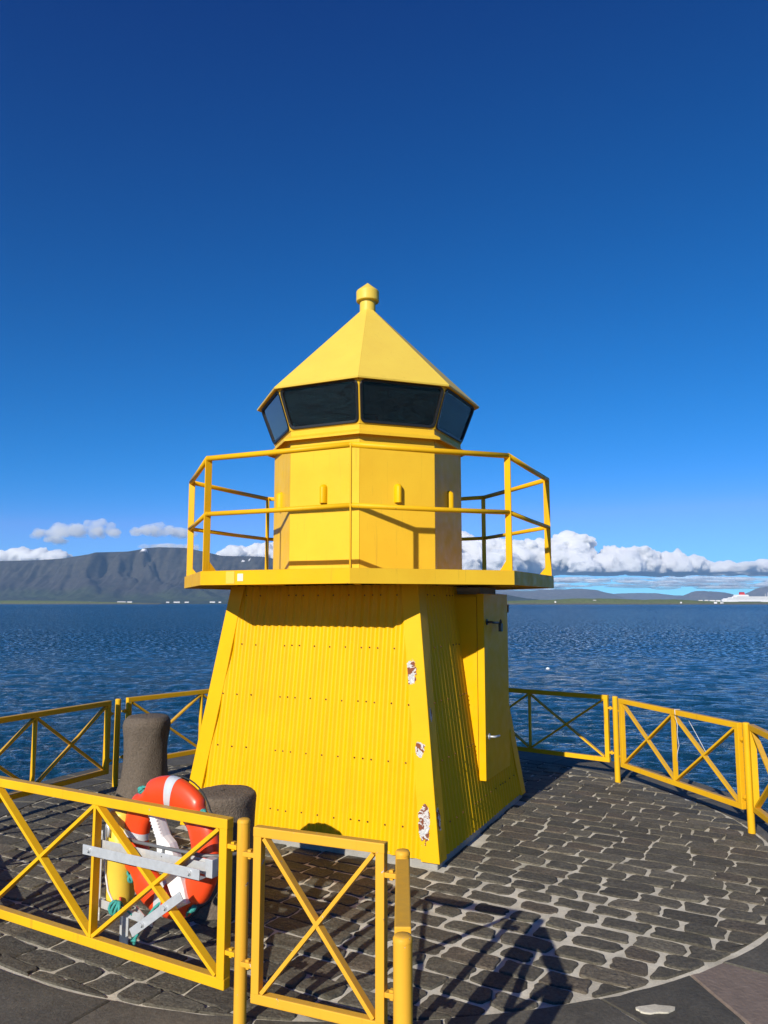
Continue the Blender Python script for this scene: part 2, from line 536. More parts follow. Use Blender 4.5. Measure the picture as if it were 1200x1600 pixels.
# ------------------------------------------------------------------ mesh helpers
class MB:
    def __init__(self):
        self.v = []
        self.f = []
        self.sm = []

    def add(self, verts, faces, smooth=False):
        o = len(self.v)
        self.v += [tuple(v) for v in verts]
        self.f += [tuple(i + o for i in f) for f in faces]
        self.sm += [smooth] * len(faces)
        return self

    def box(self, c, s, m=None, bev=0.0):
        """box of centre c and full size s; with bev its edges are chamfered"""
        sx, sy, sz = s[0] / 2, s[1] / 2, s[2] / 2
        if bev <= 0:
            vs = [(x, y, z) for x in (-sx, sx) for y in (-sy, sy) for z in (-sz, sz)]
            fs = [(0, 1, 3, 2), (4, 6, 7, 5), (0, 4, 5, 1), (2, 3, 7, 6), (0, 2, 6, 4), (1, 5, 7, 3)]
        else:
            bm = bmesh.new()
            bmesh.ops.create_cube(bm, size=1)
            bmesh.ops.scale(bm, vec=s, verts=bm.verts)
            bmesh.ops.bevel(bm, geom=bm.edges[:], offset=bev, segments=2, profile=0.6, affect='EDGES')
            bm.verts.index_update()
            vs = [tuple(v.co) for v in bm.verts]
            fs = [tuple(v.index for v in f.verts) for f in bm.faces]
            bm.free()
        mt = Matrix.Translation(c) @ (m.to_4x4() if m is not None else Matrix())
        return self.add([mt @ Vector(v) for v in vs], fs)

    def beam(self, a, b, w, d, side, bev=0.003):
        """bar from a to b; d along the direction `side`, w across"""
        a, b = Vector(a), Vector(b)
        z = (b - a).normalized()
        y = Vector(side).normalized()
        x = y.cross(z).normalized()
        m = Matrix((x, y, z)).transposed()
        return self.box((a + b) / 2, (w, d, (b - a).length), m, bev)

    def tube(self, pts, r, n=10, cap=True, closed=False):
        pts = [Vector(p) for p in pts]
        rings = []
        prev = None
        N = len(pts)
        for i, p in enumerate(pts):
            if closed:
                tdir = (pts[(i + 1) % N] - pts[i - 1]).normalized()
            else:
                tdir = (pts[min(i + 1, N - 1)] - pts[max(i - 1, 0)]).normalized()
            if prev is None:
                a = Vector((0, 0, 1)) if abs(tdir.z) < 0.9 else Vector((1, 0, 0))
                x = a.cross(tdir).normalized()
            else:
                x = (prev - tdir * prev.dot(tdir)).normalized()
            prev = x
            y = tdir.cross(x)
            rr = r[i] if isinstance(r, (list, tuple)) else r
            rings.append([p + (x * math.cos(2 * math.pi * k / n) + y * math.sin(2 * math.pi * k / n)) * rr for k in range(n)])
        vs = [v for ring in rings for v in ring]
        fs = []
        for i in range(N if closed else N - 1):
            j = (i + 1) % N
            for k in range(n):
                k2 = (k + 1) % n
                fs.append((i * n + k, i * n + k2, j * n + k2, j * n + k))
        self.add(vs, fs, True)
        if cap and not closed:
            o = len(self.v) - len(vs)
            self.f += [tuple(o + k for k in reversed(range(n))), tuple(o + (N - 1) * n + k for k in range(n))]
            self.sm += [False, False]
        return self

    def lathe(self, prof, c=(0, 0, 0), n=24, smooth=True):
        vs, fs = [], []
        for (r, z) in prof:
            for k in range(n):
                a = 2 * math.pi * k / n
                vs.append((c[0] + r * math.cos(a), c[1] + r * math.sin(a), c[2] + z))
        for i in range(len(prof) - 1):
            for k in range(n):
                k2 = (k + 1) % n
                fs.append((i * n + k, i * n + k2, (i + 1) * n + k2, (i + 1) * n + k))
        return self.add(vs, fs, smooth)

    def prism(self, outline, to3, t0, t1):
        """closed outline of (u, v) pairs, to3(u, v, depth) -> point, between depths t0 and t1"""
        n = len(outline)
        vs = [to3(u, v, t0) for u, v in outline] + [to3(u, v, t1) for u, v in outline]
        fs = [tuple(range(n)), tuple(reversed(range(n, 2 * n)))]
        fs += [(i, i + n, (i + 1) % n + n, (i + 1) % n) for i in range(n)]
        return self.add(vs, fs)

    def mesh(self, name):
        me = bpy.data.meshes.new(name)
        me.from_pydata(self.v, [], self.f)
        me.polygons.foreach_set('use_smooth', self.sm)
        bm = bmesh.new()
        bm.from_mesh(me)
        bmesh.ops.recalc_face_normals(bm, faces=bm.faces)
        bm.to_mesh(me)
        bm.free()
        return me

    def build(self, name, mat, parent=None, label=None):
        return link(name, self.mesh(name), mat, parent, label)


def link(name, me, mat, parent=None, label=None):
    if mat is not None and not me.materials:
        me.materials.append(M[mat] if isinstance(mat, str) else mat)
    o = bpy.data.objects.new(name, me)
    COL.objects.link(o)
    if parent is not None:
        o.parent = parent
    if label:
        o['label'] = label
    return o


def tag(o, label, cat=None, group=None, kind=None):
    o['label'] = label
    if cat:
        o['category'] = cat
    if group:
        o['group'] = group
    if kind:
        o['kind'] = kind
    return o


def empty(name, loc, rz=0.0):
    o = bpy.data.objects.new(name, None)
    o.empty_display_size = 0.2
    COL.objects.link(o)
    o.location = loc
    o.rotation_euler = (0, 0, rz)
    return o


def grid_mesh(name, X, Y, Z, smooth=True, attrs=None):
    ny, nx = X.shape
    co = np.stack([X, Y, Z], -1).reshape(-1, 3).astype(np.float32)
    idx = np.arange(nx * ny).reshape(ny, nx)
    q = np.stack([idx[:-1, :-1], idx[:-1, 1:], idx[1:, 1:], idx[1:, :-1]], -1).reshape(-1, 4)
    me = bpy.data.meshes.new(name)
    me.vertices.add(len(co))
    me.vertices.foreach_set('co', co.ravel())
    me.loops.add(q.size)
    me.loops.foreach_set('vertex_index', q.ravel().astype(np.int32))
    me.polygons.add(len(q))
    me.polygons.foreach_set('loop_start', np.arange(0, q.size, 4, dtype=np.int32))
    me.polygons.foreach_set('loop_total', np.full(len(q), 4, dtype=np.int32))
    me.polygons.foreach_set('use_smooth', np.full(len(q), smooth))
    me.update()
    me.validate()
    for k, a in (attrs or {}).items():
        at = me.attributes.new(k, 'FLOAT', 'POINT')
        at.data.foreach_set('value', a.ravel().astype(np.float32))
    return me


def vnoise(x, y, seed=0):
    """vectorised value noise in 0..1"""
    xi, yi = np.floor(x).astype(np.int64), np.floor(y).astype(np.int64)
    fx, fy = x - xi, y - yi
    fx, fy = fx * fx * (3 - 2 * fx), fy * fy * (3 - 2 * fy)

    def hsh(a, b):
        n = (a * 374761393 + b * 668265263 + seed * 2147483647) & 0xFFFFFFFF
        n = ((n ^ (n >> 13)) * 1274126177) & 0xFFFFFFFF
        return ((n ^ (n >> 16)) & 0xFFFF) / 65535.0
    a, b, c, d = hsh(xi, yi), hsh(xi + 1, yi), hsh(xi, yi + 1), hsh(xi + 1, yi + 1)
    return (a * (1 - fx) + b * fx) * (1 - fy) + (c * (1 - fx) + d * fx) * fy


def fbm(x, y, octv=5, seed=0, gain=0.5):
    s, a, t = 0, 1.0, 0
    for i in range(octv):
        s = s + a * vnoise(x * 2 ** i, y * 2 ** i, seed + i)
        t += a
        a *= gain
    return s / t


CX, CY = -0.1705, 7.7052          # axis of the lighthouse and of the round pier head
SEA_Z = -2.7


def bearing(px, py, dist):
    """point at ground distance `dist` metres in the direction surveyed from the photograph"""
    a, b = (px - 600) / 1200, (800 - py) / 1200
    c, s = math.cos(PITCH), math.sin(PITCH)
    y, z = c - s * b, s + c * b
    return Vector((a * dist / y, dist, 2.0 + z * dist / y))


# ------------------------------------------------------------------ sea
def build_sea():
    waves = []
    for i in range(46):
        lam = 0.34 * (1.075 ** i) * (0.85 + 0.3 * random.random())
        ang = R(200 + random.gauss(0, 34))
        waves.append((lam, ang, random.random() * 6.28, 0.0058 * lam ** 0.95 * math.exp(-(lam / 3.2) ** 1.2) + 0.0008 * lam ** 0.8))
    th = np.linspace(R(-92), R(92), 760)
    rs = [3.0]
    while rs[-1] < 620:
        rs.append(rs[-1] + max(0.075, 0.0062 * rs[-1]))
    rs = np.array(rs)
    T, RR = np.meshgrid(th, rs)
    X = CX + RR * np.sin(T)
    Y = CY + RR * np.cos(T)
    Z = np.zeros_like(X)
    cell = np.maximum(0.075, 0.0062 * RR)
    for lam, a, ph, amp in waves:
        k = 2 * math.pi / lam
        att = np.clip(lam / (2.6 * cell) - 0.6, 0, 1)
        w = np.sin(k * (X * math.sin(a) + Y * math.cos(a)) + ph + 1.6 * (vnoise(X / (lam * 3.1), Y / (lam * 3.1), 3) - .5) * 2)
        Z += amp * att * (w + 0.28 * (w * w - 0.5))
    edge = np.clip((620 - RR) / 120, 0, 1)
    gust = 0.82 + 0.36 * fbm(X / 26, Y / 40, 3, 9)
    Z = SEA_Z + Z * edge * gust
    near = link('sea', grid_mesh('sea', X, Y, Z), 'sea')
    tag(near, 'dark blue rippled sea around the pier head', kind='structure')
    T, RR = np.meshgrid(np.linspace(R(-180), R(180), 181), np.array([596.0, 900, 1500, 3000, 6000, 12000, 24500]))
    far = link('sea_far_water', grid_mesh('sea_far_water', CX + RR * np.sin(T), CY + RR * np.cos(T), np.full_like(T, SEA_Z - 0.02)), 'sea')
    tag(far, 'open blue sea reaching to the far shores', kind='structure')
    T, RR = np.meshgrid(np.linspace(R(90), R(270), 60), np.array([3.0, 20, 100, 597.0]))
    back = link('sea_harbour_water', grid_mesh('sea_harbour_water', CX + RR * np.sin(T), CY + RR * np.cos(T), np.full_like(T, SEA_Z - 0.01)), 'sea')
    tag(back, 'harbour water behind the viewer', kind='structure')


build_sea()


# ------------------------------------------------------------------ far land
def interp(pts, x):
    return np.interp(x, [p[0] for p in pts], [p[1] for p in pts])


def height_at(py, dist):
    return bearing(600, py, dist).z


def build_mountain():
    D = 10600.0
    sil = [(-420, 900), (-200, 884), (-60, 879), (0, 877), (72, 875), (107, 872.5), (150, 866), (165, 863), (208, 861.7), (229, 857), (251, 855), (290, 856), (320, 862), (348, 868.5), (409, 869.6), (470, 880), (540, 893), (640, 908), (740, 922), (800, 932), (860, 942)]
    xs = np.linspace(-420, 860, 620)
    ys = np.linspace(8300, 11900, 190)
    PX, Y = np.meshgrid(xs, ys)
    X = (PX - 600) / 1200 / math.cos(PITCH) * D * (Y / D) ** 0.35
    top = np.array([height_at(v, D) for v in interp(sil, xs)])[None, :].repeat(len(ys), 0)
    warp = (fbm(X / 900, Y / 900, 4, 5) - 0.5) * 700
    g1 = np.abs(fbm((X + 0.25 * Y + warp) / 520, Y / 2600, 4, 21) - 0.5) * 2
    g2 = np.abs(fbm((X - 0.15 * Y) / 190, Y / 900, 4, 33) - 0.5) * 2
    t = (Y - 9050 + 260 * (fbm(X / 1500, Y / 3000, 3, 2) - .5)) / 1350
    carve = np.clip(t * (1.25 - t) * 3.2, 0, 1)
    t = t + carve * (0.42 * (g1 - 0.28) + 0.16 * (g2 - 0.3))
    tc = np.clip(t, 0, 1)
    prof = 0.34 * tc + 0.66 * tc ** 2.1
    prof = np.where(tc > 0.72, prof + (1 - prof) * ((tc - 0.72) / 0.28) ** 0.8 * 0.75, prof)
    plain = 6 + 26 * np.clip((Y - 8420) / 700, 0, 1) + 8 * (fbm(X / 260, Y / 260, 3, 7) - .5)
    Z = plain + np.maximum(0, top - plain) * prof
    Z += (fbm(X / 160, Y / 160, 4, 44) - 0.5) * 46 * carve
    # plateau must not rise above the skyline seen from the pier
    lim = (top - 2) * (Y / D) + 2
    Z = np.minimum(Z, lim)
    shore = np.clip((Y - 8330 - 60 * fbm(X / 400, Y * 0, 3, 8)) / 60, 0, 1)
    Z = np.where(Y > 8360, Z * shore + (1 - shore) * (SEA_Z - 2), SEA_Z - 4)
    snow = np.zeros_like(X)
    for px, py, wx, wy in ((232, 859.5, 5.0, 2.0), (385, 876.5, 3.0, 1.1), (396, 875, 2.2, 0.8)):
        yy = 943 - (Z - 2) / Y * 1200 * 1.005
        d = ((PX - px) / wx) ** 2 + ((yy - py) / wy) ** 2 + (fbm(PX / 2.2, yy / 1.2, 3, 4) - .5) * 1.4
        snow = np.maximum(snow, (d < 0.9).astype(float))
    o = link('mountain', grid_mesh('mountain', X, Y, Z, True, {'snow': snow}), 'esja')
    tag(o, 'long flat-topped mountain with gullied slopes beyond the bay', kind='structure')


def hill_range(name, label, sil, D, depth, mat, seed, rough, shore_depth=0.5):
    xs = np.linspace(sil[0][0], sil[-1][0], 420)
    ts = np.linspace(-1, 1, 60)
    PX, T = np.meshgrid(xs, ts)
    Y = D + T * depth
    X = (PX - 600) / 1200 / math.cos(PITCH) * D
    top = np.array([height_at(v, D) for v in interp(sil, xs)])[None, :]
    n = fbm(X / rough, Y / rough, 5, seed)
    f = np.clip(1 - np.abs(T), 0, 1)
    f = f ** (0.55 + 0.9 * n)
    Z = SEA_Z - 3 + (top - SEA_Z + 3) * f * (0.93 + 0.14 * (fbm(X / rough * 3, Y / rough * 3, 4, seed + 9)))
    o = link(name, grid_mesh(name, X, Y, Z), mat)
    tag(o, label, kind='structure')


build_mountain()
hill_range('far_hills', 'pale blue far hills under the cloud bank', [(560, 938), (640, 929), (720, 925), (780, 922), (860, 923), (950, 928), (990, 926), (1018, 927), (1046, 930), (1100, 931), (1200, 930), (1320, 934)], 23000, 1400, 'hills', 51, 1400)
hill_range('heath_hills', 'grey brown rounded hills across the bay', [(690, 942), (780, 925), (840, 922), (870, 920.5), (890, 919.5), (905, 920), (930, 922.5), (950, 927), (970, 935), (1000, 941), (1040, 941.5), (1066, 937), (1072, 927), (1080, 923.5), (1095, 922.8), (1115, 923.8), (1132, 926.5), (1150, 931), (1160, 928.5), (1170, 922), (1180, 918), (1200, 914.5), (1240, 910), (1300, 918), (1400, 940)], 19000, 1900, 'hills', 61, 900)
hill_range('low_island', 'low green island along the right shore', [(700, 943), (760, 940), (800, 938.5), (860, 936.8), (895, 935), (955, 935.2), (1000, 937), (1046, 936), (1080, 938.3), (1120, 939.8), (1200, 940.6), (1300, 940), (1400, 942)], 3900, 210, 'island', 71, 120)
hill_range('low_spit', 'low green lowland spit at the foot of the mountain', [(-200, 943), (-100, 939.5), (0, 938.5), (60, 938.4), (110, 939), (160, 940.2), (200, 941), (260, 943)], 5200, 190, 'island', 77, 160)


# ------------------------------------------------------------------ clouds
def cloud_mesh(name, puffs, flat_z=None, sub=4, rough=0.34):
    balls = {}
    for sb in {sub, 2}:
        bm = bmesh.new()
        bmesh.ops.create_icosphere(bm, subdivisions=sb, radius=1)
        balls[sb] = (np.array([v.co[:] for v in bm.verts]), np.array([[v.index for v in f.verts] for f in bm.faces]))
        bm.free()
    V, F = [], []
    o = 0
    for i, (c, r) in enumerate(puffs):
        b, tris = balls[2 if max(r) < 420 else sub]
        u = np.arctan2(b[:, 1], b[:, 0]) * 1.3 + i * 7.3
        d = np.zeros(len(b))
        for k, (fq, am) in enumerate(((1.7, 0.5), (3.6, 0.30), (7.5, 0.17), (15, 0.09))):
            d += am * (np.abs(vnoise(b[:, 0] * fq + i * 3.1, b[:, 1] * fq + b[:, 2] * fq * 1.37 + i * 5.7, k + 1) - .5) * 2 + np.abs(vnoise(b[:, 2] * fq - i * 2.3, b[:, 1] * fq - b[:, 0] * fq * 0.8, k + 7) - .5) * 2 - 0.5)
        p = np.array(c) + b * np.array(r) * (1 + rough * 1.6 * d)[:, None]
        if flat_z is not None:
            lo = p[:, 2] < flat_z
            p[lo, 2] = flat_z + (p[lo, 2] - flat_z) * 0.12
        V.append(p)
        F.append(tris + o)
        o += len(b)
    V = np.concatenate(V)
    F = np.concatenate(F)
    me = bpy.data.meshes.new(name)
    me.from_pydata(V.tolist(), [], F.tolist())
    me.polygons.foreach_set('use_smooth', np.ones(len(F), bool))
    return me


def cloud_puffs(top, base_py, D, n, rpx, x0, x1, spread=2500, flat=1.0, deep=1.0):
    out = []
    s = D / 1200
    for i in range(n):
        x = x0 + (x1 - x0) * (i + random.random()) / n
        t = float(interp(top, x))
        if t > base_py - 2:
            continue
        hgt = base_py - t
        r = min(random.uniform(*rpx), hgt * 0.6)
        u = random.random() ** 0.7
        y = t + r + u * max(0.0, hgt - 1.3 * r)
        c = bearing(x, y, D)
        c.y += random.uniform(-spread, spread) * (0.3 + u) * deep
        out.append(((c.x, c.y, c.z), (r * s * random.uniform(1.0, 1.5), r * s * 1.2, r * s * flat * random.uniform(0.85, 1.05))))
    return out


def fuse(me, voxel, name):
    """one closed skin round all the puffs, with a little fine relief"""
    o = bpy.data.objects.new('tmp', me)
    COL.objects.link(o)
    md = o.modifiers.new('remesh', 'REMESH')
    md.mode = 'VOXEL'
    md.voxel_size = voxel
    dg = bpy.context.evaluated_depsgraph_get()
    out = bpy.data.meshes.new_from_object(o.evaluated_get(dg))
    bpy.data.objects.remove(o)
    out.name = name
    return out


def fluff(puffs, n, size, lift=1.0):
    out = []
    for i in range(n):
        c, r = random.choice(puffs)
        d = Vector((random.gauss(0, 1), random.gauss(0, 1) - 0.6, random.gauss(0, 1) + 0.5)).normalized() * random.uniform(0.9, 1.12) * lift
        s = random.uniform(*size)
        out.append(((c[0] + d.x * r[0], c[1] + d.y * r[1], c[2] + d.z * r[2]), (s * random.uniform(1, 1.9), s * 1.2, s * random.uniform(0.7, 1.0))))
    return out


def add_fluff(parent, puffs, n, size, mat, lift=1.0):
    o = link('wisps', cloud_mesh('wisps', fluff(puffs, n, size, lift), None, 2, 0.4), mat, parent)
    o['kind'] = 'stuff'


def build_clouds():
    top = [(330, 872), (352, 862), (372, 852), (390, 846), (405, 845), (420, 850), (470, 850), (540, 845), (640, 838), (700, 834), (722, 826), (745, 832), (768, 836), (800, 845), (830, 846), (860, 848), (880, 838), (893, 833), (908, 834), (920, 842), (928, 858), (938, 868), (948, 856), (960, 851), (990, 853), (1008, 862), (1030, 862), (1048, 872), (1075, 872), (1096, 880), (1130, 884), (1160, 881), (1200, 884), (1260, 880), (1330, 886), (1400, 884)]
    D = 34000
    puffs = cloud_puffs(top, 896, D, 230, (7, 20), 690, 1400)
    puffs += cloud_puffs([(a, b + 3) for a, b in top], 896, D, 150, (4, 9), 690, 1400, 1500)
    puffs += cloud_puffs(top, 880, D, 60, (5, 13), 340, 690)
    o = link('cloud_bank', fuse(cloud_mesh('cloud_bank', puffs + fluff(puffs, 1500, (60, 210)), bearing(600, 897, D).z, 4, 0.5), 38, 'cloud_bank'), 'cloud')
    tag(o, 'white cumulus cloud bank along the horizon', kind='stuff')
    D2 = 44000
    low = [(600, 903), (760, 899), (860, 901), (950, 897), (1030, 899), (1100, 903), (1135, 897), (1200, 901), (1400, 898)]
    p2 = []
    for i in range(150):
        x = random.uniform(600, 1400)
        y = random.uniform(902, 921)
        c = bearing(x, y, D2 + random.uniform(-2500, 2500))
        r = random.uniform(3, 8) * D2 / 1200
        p2.append(((c.x, c.y, c.z), (r * random.uniform(2.5, 6), r * 2, r * random.uniform(0.25, 0.5))))
    o = link('cloud_layers', cloud_mesh('cloud_layers', p2, None, 3, 0.25), 'wisp')
    tag(o, 'faint layered cloud streaks low over the hills', kind='stuff')
    specs = [
        ('grey cloud nearest the left edge, floating over the mountain', [(60, 832), (75, 821), (95, 817), (118, 813), (150, 809), (170, 814), (185, 828)], 838, (58, 186), 24000, 30, (3.5, 9), 'thin'),
        ('long grey cloud beside the railing, over the summit', [(210, 830), (228, 819), (245, 817), (270, 821), (290, 826), (300, 832)], 835, (210, 300), 24000, 22, (3, 7), 'thin'),
        ('bright white cumulus behind the mountain at the left edge', [(-60, 866), (-10, 862), (10, 861), (30, 858), (50, 854), (62, 857), (72, 862), (85, 858), (98, 863), (108, 872)], 880, (-60, 108), 34000, 60, (4, 11), 'cloud'),
        ('tiny grey cloud shred under the leftmost grey cloud', [(76, 842), (86, 838), (96, 842)], 846, (76, 96), 24000, 16, (1.8, 3), 'thin'),
        ('small grey cloud lying just above the mountain summit', [(226, 852), (240, 850), (256, 851), (270, 850), (285, 852), (310, 853)], 857, (226, 310), 24000, 26, (2.4, 3.6), 'thin'),
    ]
    for label, tp, base, (x0, x1), D, n, rr, mt in specs:
        pf = cloud_puffs(tp, base, D, n, rr, x0, x1, 500)
        c0 = Vector(pf[0][0])
        pf += fluff(pf, 9 * len(pf), (22, 75) if mt != 'cloud' else (60, 150))
        o = link('cloud', fuse(cloud_mesh('cloud', pf, bearing(600, base, D).z if mt == 'cloud' else None, 4, 0.6), 20 if mt != 'cloud' else 34, 'cloud'), 'cloud' if mt == 'cloud' else 'small_cloud')
        tag(o, label, 'cloud', 'separate clouds over the mountain')


build_clouds()


# ------------------------------------------------------------------ pier
E1 = Vector((math.sin(R(120.5)), math.cos(R(120.5)), 0))      # direction of the cobble rows
E2 = Vector((-E1.y, E1.x, 0))
LH_RZ = R(-25.3)


def rmax(hd):
    """radius where cobbles give way to slabs, by compass heading from the axis"""
    a = abs((hd + 180) % 360 - 180)
    return float(np.interp(a, [0, 66, 75, 96, 137, 180], [3.2, 3.2, 3.3, 3.46, 3.72, 3.75]))


def polar(hd, r, z=0.0):
    return Vector((CX + r * math.sin(R(hd)), CY + r * math.cos(R(hd)), z))


def build_pier():
    RO = 3.9
    outline = [polar(a, RO) for a in np.linspace(-100, 100, 61)]
    xr, xl = outline[-1].x + 0.25, outline[0].x - 0.25
    outline += [Vector((xr, 6.3, 0)), Vector((xr, -7, 0)), Vector((xl, -7, 0)), Vector((xl, 6.3, 0))]
    b = MB()
    n = len(outline)
    b.add([(p.x, p.y, -0.007) for p in outline] + [(p.x, p.y, -0.16) for p in outline], [tuple(range(n))] + [(i, (i + 1) % n, (i + 1) % n + n, i + n) for i in range(n)])
    b.add([(p.x, p.y, -0.16) for p in outline] + [(p.x + (p.x - CX) * 0.06, p.y + max(0, p.y - CY) * 0.06, -5.0) for p in outline], [(i, (i + 1) % n, (i + 1) % n + n, i + n) for i in range(n)])
    pier = b.build('pier', 'mortar')
    tag(pier, 'round stone pier head paved with dark cobbles', kind='structure')

    stones = []
    row = -44
    while row < 44:
        row += 1
        pitch = 0.178
        v0 = row * pitch + random.uniform(-.008, .008)
        x = -6.5 + random.uniform(0, .4)
        tight = vn1(row * 0.31)
        while x < 6.5:
            ln = random.choice([random.uniform(.20, .27), random.uniform(.25, .33), random.uniform(.28, .37)])
            cx = x + ln / 2
            c = Vector((0, 7.0, 0)) + E1 * cx + E2 * v0
            x += ln
            d = c - Vector((CX, CY, 0))
            hd = math.degrees(math.atan2(d.x, d.y))
            rr = d.length
            rm = rmax(hd)
            lx = Matrix.Rotation(-LH_RZ, 3, 'Z') @ d
            if rr > rm + 0.14 or (abs(lx.x) < 1.19 and abs(lx.y) < 1.19):
                continue
            # joints are wide by the corner of the tower, narrow towards the rim
            near_corner = math.exp(-((c.x - 0.95) ** 2 + (c.y - 5.2) ** 2) / 0.9)
            gap = 0.013 + 0.034 * near_corner + random.uniform(-.004, .011)
            hw = max(0.06, (ln - gap) / 2)
            hh = (pitch - gap * random.uniform(0.75, 1.0)) / 2
            pts = []
            sk = random.uniform(-0.07, 0.07)
            rc = min(hw, hh) * random.uniform(0.18, 0.42) * (0.8 + 0.8 * near_corner)
            raw = []
            for (sx, sy) in ((1, 1), (-1, 1), (-1, -1), (1, -1)):
                cxx, cyy = sx * hw + random.uniform(-.018, .012), sy * hh + random.uniform(-.010, .008)
                a_, b_ = (cxx, cyy - sy * rc), (cxx - sx * rc, cyy)
                m_ = (cxx - sx * rc * 0.26, cyy - sy * rc * 0.26)
                raw += [a_, m_, b_] if sx * sy > 0 else [b_, m_, a_]
                if sx * sy > 0:
                    f_ = random.uniform(-.35, .35)
                    raw += [(hw * (0.33 + f_ * .3) * sx, sy * hh + random.uniform(-.010, .008)), (-hw * (0.33 + f_ * .3) * sx, sy * hh + random.uniform(-.010, .008))]
                else:
                    raw += [(sx * hw + random.uniform(-.012, .012), random.uniform(-.02, .02))]
            for px, py in raw:
                py = py + sk * px * 0.3
                q = c + E1 * px + E2 * py
                dq = q - Vector((CX, CY, 0))
                rq = rmax(math.degrees(math.atan2(dq.x, dq.y))) - 0.014
                if dq.length > rq:
                    q = Vector((CX, CY, 0)) + dq * (rq / dq.length)
                pts.append(q - c)
            area = 0.5 * sum(pts[k].x * pts[(k + 1) % len(pts)].y - pts[k].y * pts[(k + 1) % len(pts)].x for k in range(len(pts)))
            if abs(area) < 0.004:
                continue
            cen = sum(pts, Vector()) / len(pts)
            c = c + cen
            pts = [q - cen for q in pts]
            stones.append((c, pts))
    for s in stones:
        pass

    def stone_geo(c, pts, off):
        n = len(pts)
        top = random.uniform(-0.001, 0.008)
        tx, ty = random.uniform(-.02, .02), random.uniform(-.02, .02)
        vs = []
        for sc, z in ((1.02, -0.05), (1.0, top - 0.006), (0.94, top)):
            for p in pts:
                vs.append((off.x + p.x * sc, off.y + p.y * sc, off.z + z + (tx * p.x + ty * p.y if z > -.04 else 0)))
        fs = []
        for i in range(2):
            for k in range(n):
                k2 = (k + 1) % n
                fs.append((i * n + k, i * n + k2, (i + 1) * n + k2, (i + 1) * n + k))
        fs.append(tuple(2 * n + k for k in range(n)))
        return vs, fs

    def seen(c):
        f = c.y * math.cos(PITCH) - 2 * math.sin(PITCH)
        if f < 0.5:
            return 0
        px, py = 1200 * c.x / f, 1200 * (c.y * math.sin(PITCH) + 2 * math.cos(PITCH)) / f
        hid = 1.0
        d = c - Vector((CX, CY, 0))
        if abs(px) > 640 or py > 860:
            return 0
        if c.y > CY and abs(c.x / c.y - CX / CY) < 0.155:
            return 0
        return 1.0 / f
    order = sorted(range(len(stones)), key=lambda i: -seen(stones[i][0]))
    rest = MB()
    tone = []
    for rank, i in enumerate(order):
        c, pts = stones[i]
        if rank < 300 and seen(c) > 0:
            vs, fs = stone_geo(c, pts, Vector((0, 0, 0)))
            b = MB().add(vs, fs, True)
            b.sm[-1] = False
            o = b.build('cobblestone', 'stone', pier)
            o.location = c
        else:
            vs, fs = stone_geo(c, pts, c)
            rest.add(vs, fs, True)
            rest.sm[-1] = False
            tone += [random.random()] * len(vs)
    if rest.v:
        o = rest.build('cobble_paving', 'stone', pier)
        at = o.data.attributes.new('stone_tone', 'FLOAT', 'POINT')
        at.data.foreach_set('value', np.array(tone, np.float32))
        o['kind'] = 'stuff'

    def sector(name, mat, a0, a1, ri0, ri1, ro0, ro1, b0=None, b1=None, zt=0.006, gap=0.016):
        """slab between headings a0..a1 at the inner rim and b0..b1 at the outer rim"""
        b0 = a0 if b0 is None else b0
        b1 = a1 if b1 is None else b1
        gi, go = math.degrees(gap / 2 / ri0), math.degrees(gap / 2 / ro0)
        K = 7
        ring = [polar(a0 + gi + (a1 - a0 - 2 * gi) * k / (K - 1), (ri0 + (ri1 - ri0) * k / (K - 1)) + gap + random.uniform(-.006, .006)) for k in range(K)]
        outr = [polar(b1 - go + (b0 - b1 + 2 * go) * k / (K - 1), (ro1 + (ro0 - ro1) * k / (K - 1)) - gap + random.uniform(-.006, .006)) for k in range(K)]
        side1 = [ring[-1].lerp(outr[0], t) + Vector((random.uniform(-.008, .008), random.uniform(-.008, .008), 0)) for t in (.2, .4, .6, .8)]
        side0 = [outr[-1].lerp(ring[0], t) + Vector((random.uniform(-.008, .008), random.uniform(-.008, .008), 0)) for t in (.2, .4, .6, .8)]
        poly = ring + side1 + outr + side0
        cen = sum(poly, Vector()) / len(poly)
        b = MB()
        n = len(poly)
        tz = zt + random.uniform(-.003, .003)
        vs = []
        for ins, z in ((0.0, -0.05), (0.0, tz - 0.009), (0.012, tz)):
            for p in poly:
                q = p + (cen - p).normalized() * ins
                vs.append((q.x - cen.x, q.y - cen.y, z))
        fs = [(i * n + k, i * n + (k + 1) % n, (i + 1) * n + (k + 1) % n, (i + 1) * n + k) for i in (0, 1) for k in range(n)]
        fs.append(tuple(2 * n + k for k in range(n)))
        b.add(vs, fs, False)
        o = b.build(name, mat, pier)
        o.location = (cen.x, cen.y, 0)
        return o
    # coping round the far rim
    a = -118
    while a < 116:
        w = random.uniform(13, 19)
        a2 = a + w
        sector('coping_stone', 'slab', a, a2, rmax(a), rmax(a2), 3.92, 3.92, gap=0.014, zt=0.004)
        a = a2
    # large slabs on the landward side: joint headings at inner and outer rim
    joints = [(116, 116), (127, 126), (137, 135.5), (146.5, 142.5), (150.8, 155), (160.2, 158), (173, 174), (187, 187), (198.9, 201), (212, 212), (226, 225), (242, 241)]
    for i, ((p0, q0), (p1, q1)) in enumerate(zip(joints, joints[1:])):
        o = sector('paving_slab', 'slab_red' if i == 3 else 'slab', p0, p1, 3.737, 3.737, 4.75, 4.75, q0, q1, gap=0.012)
        if i == 3:
            o['label'] = 'reddish paving slab wedged between darker slabs'
    a = 118
    while a < 240:
        w = random.uniform(9, 15)
        sector('paving_slab', 'slab', a, a + w, 4.77, 4.77, 5.9, 5.9)
        a += w
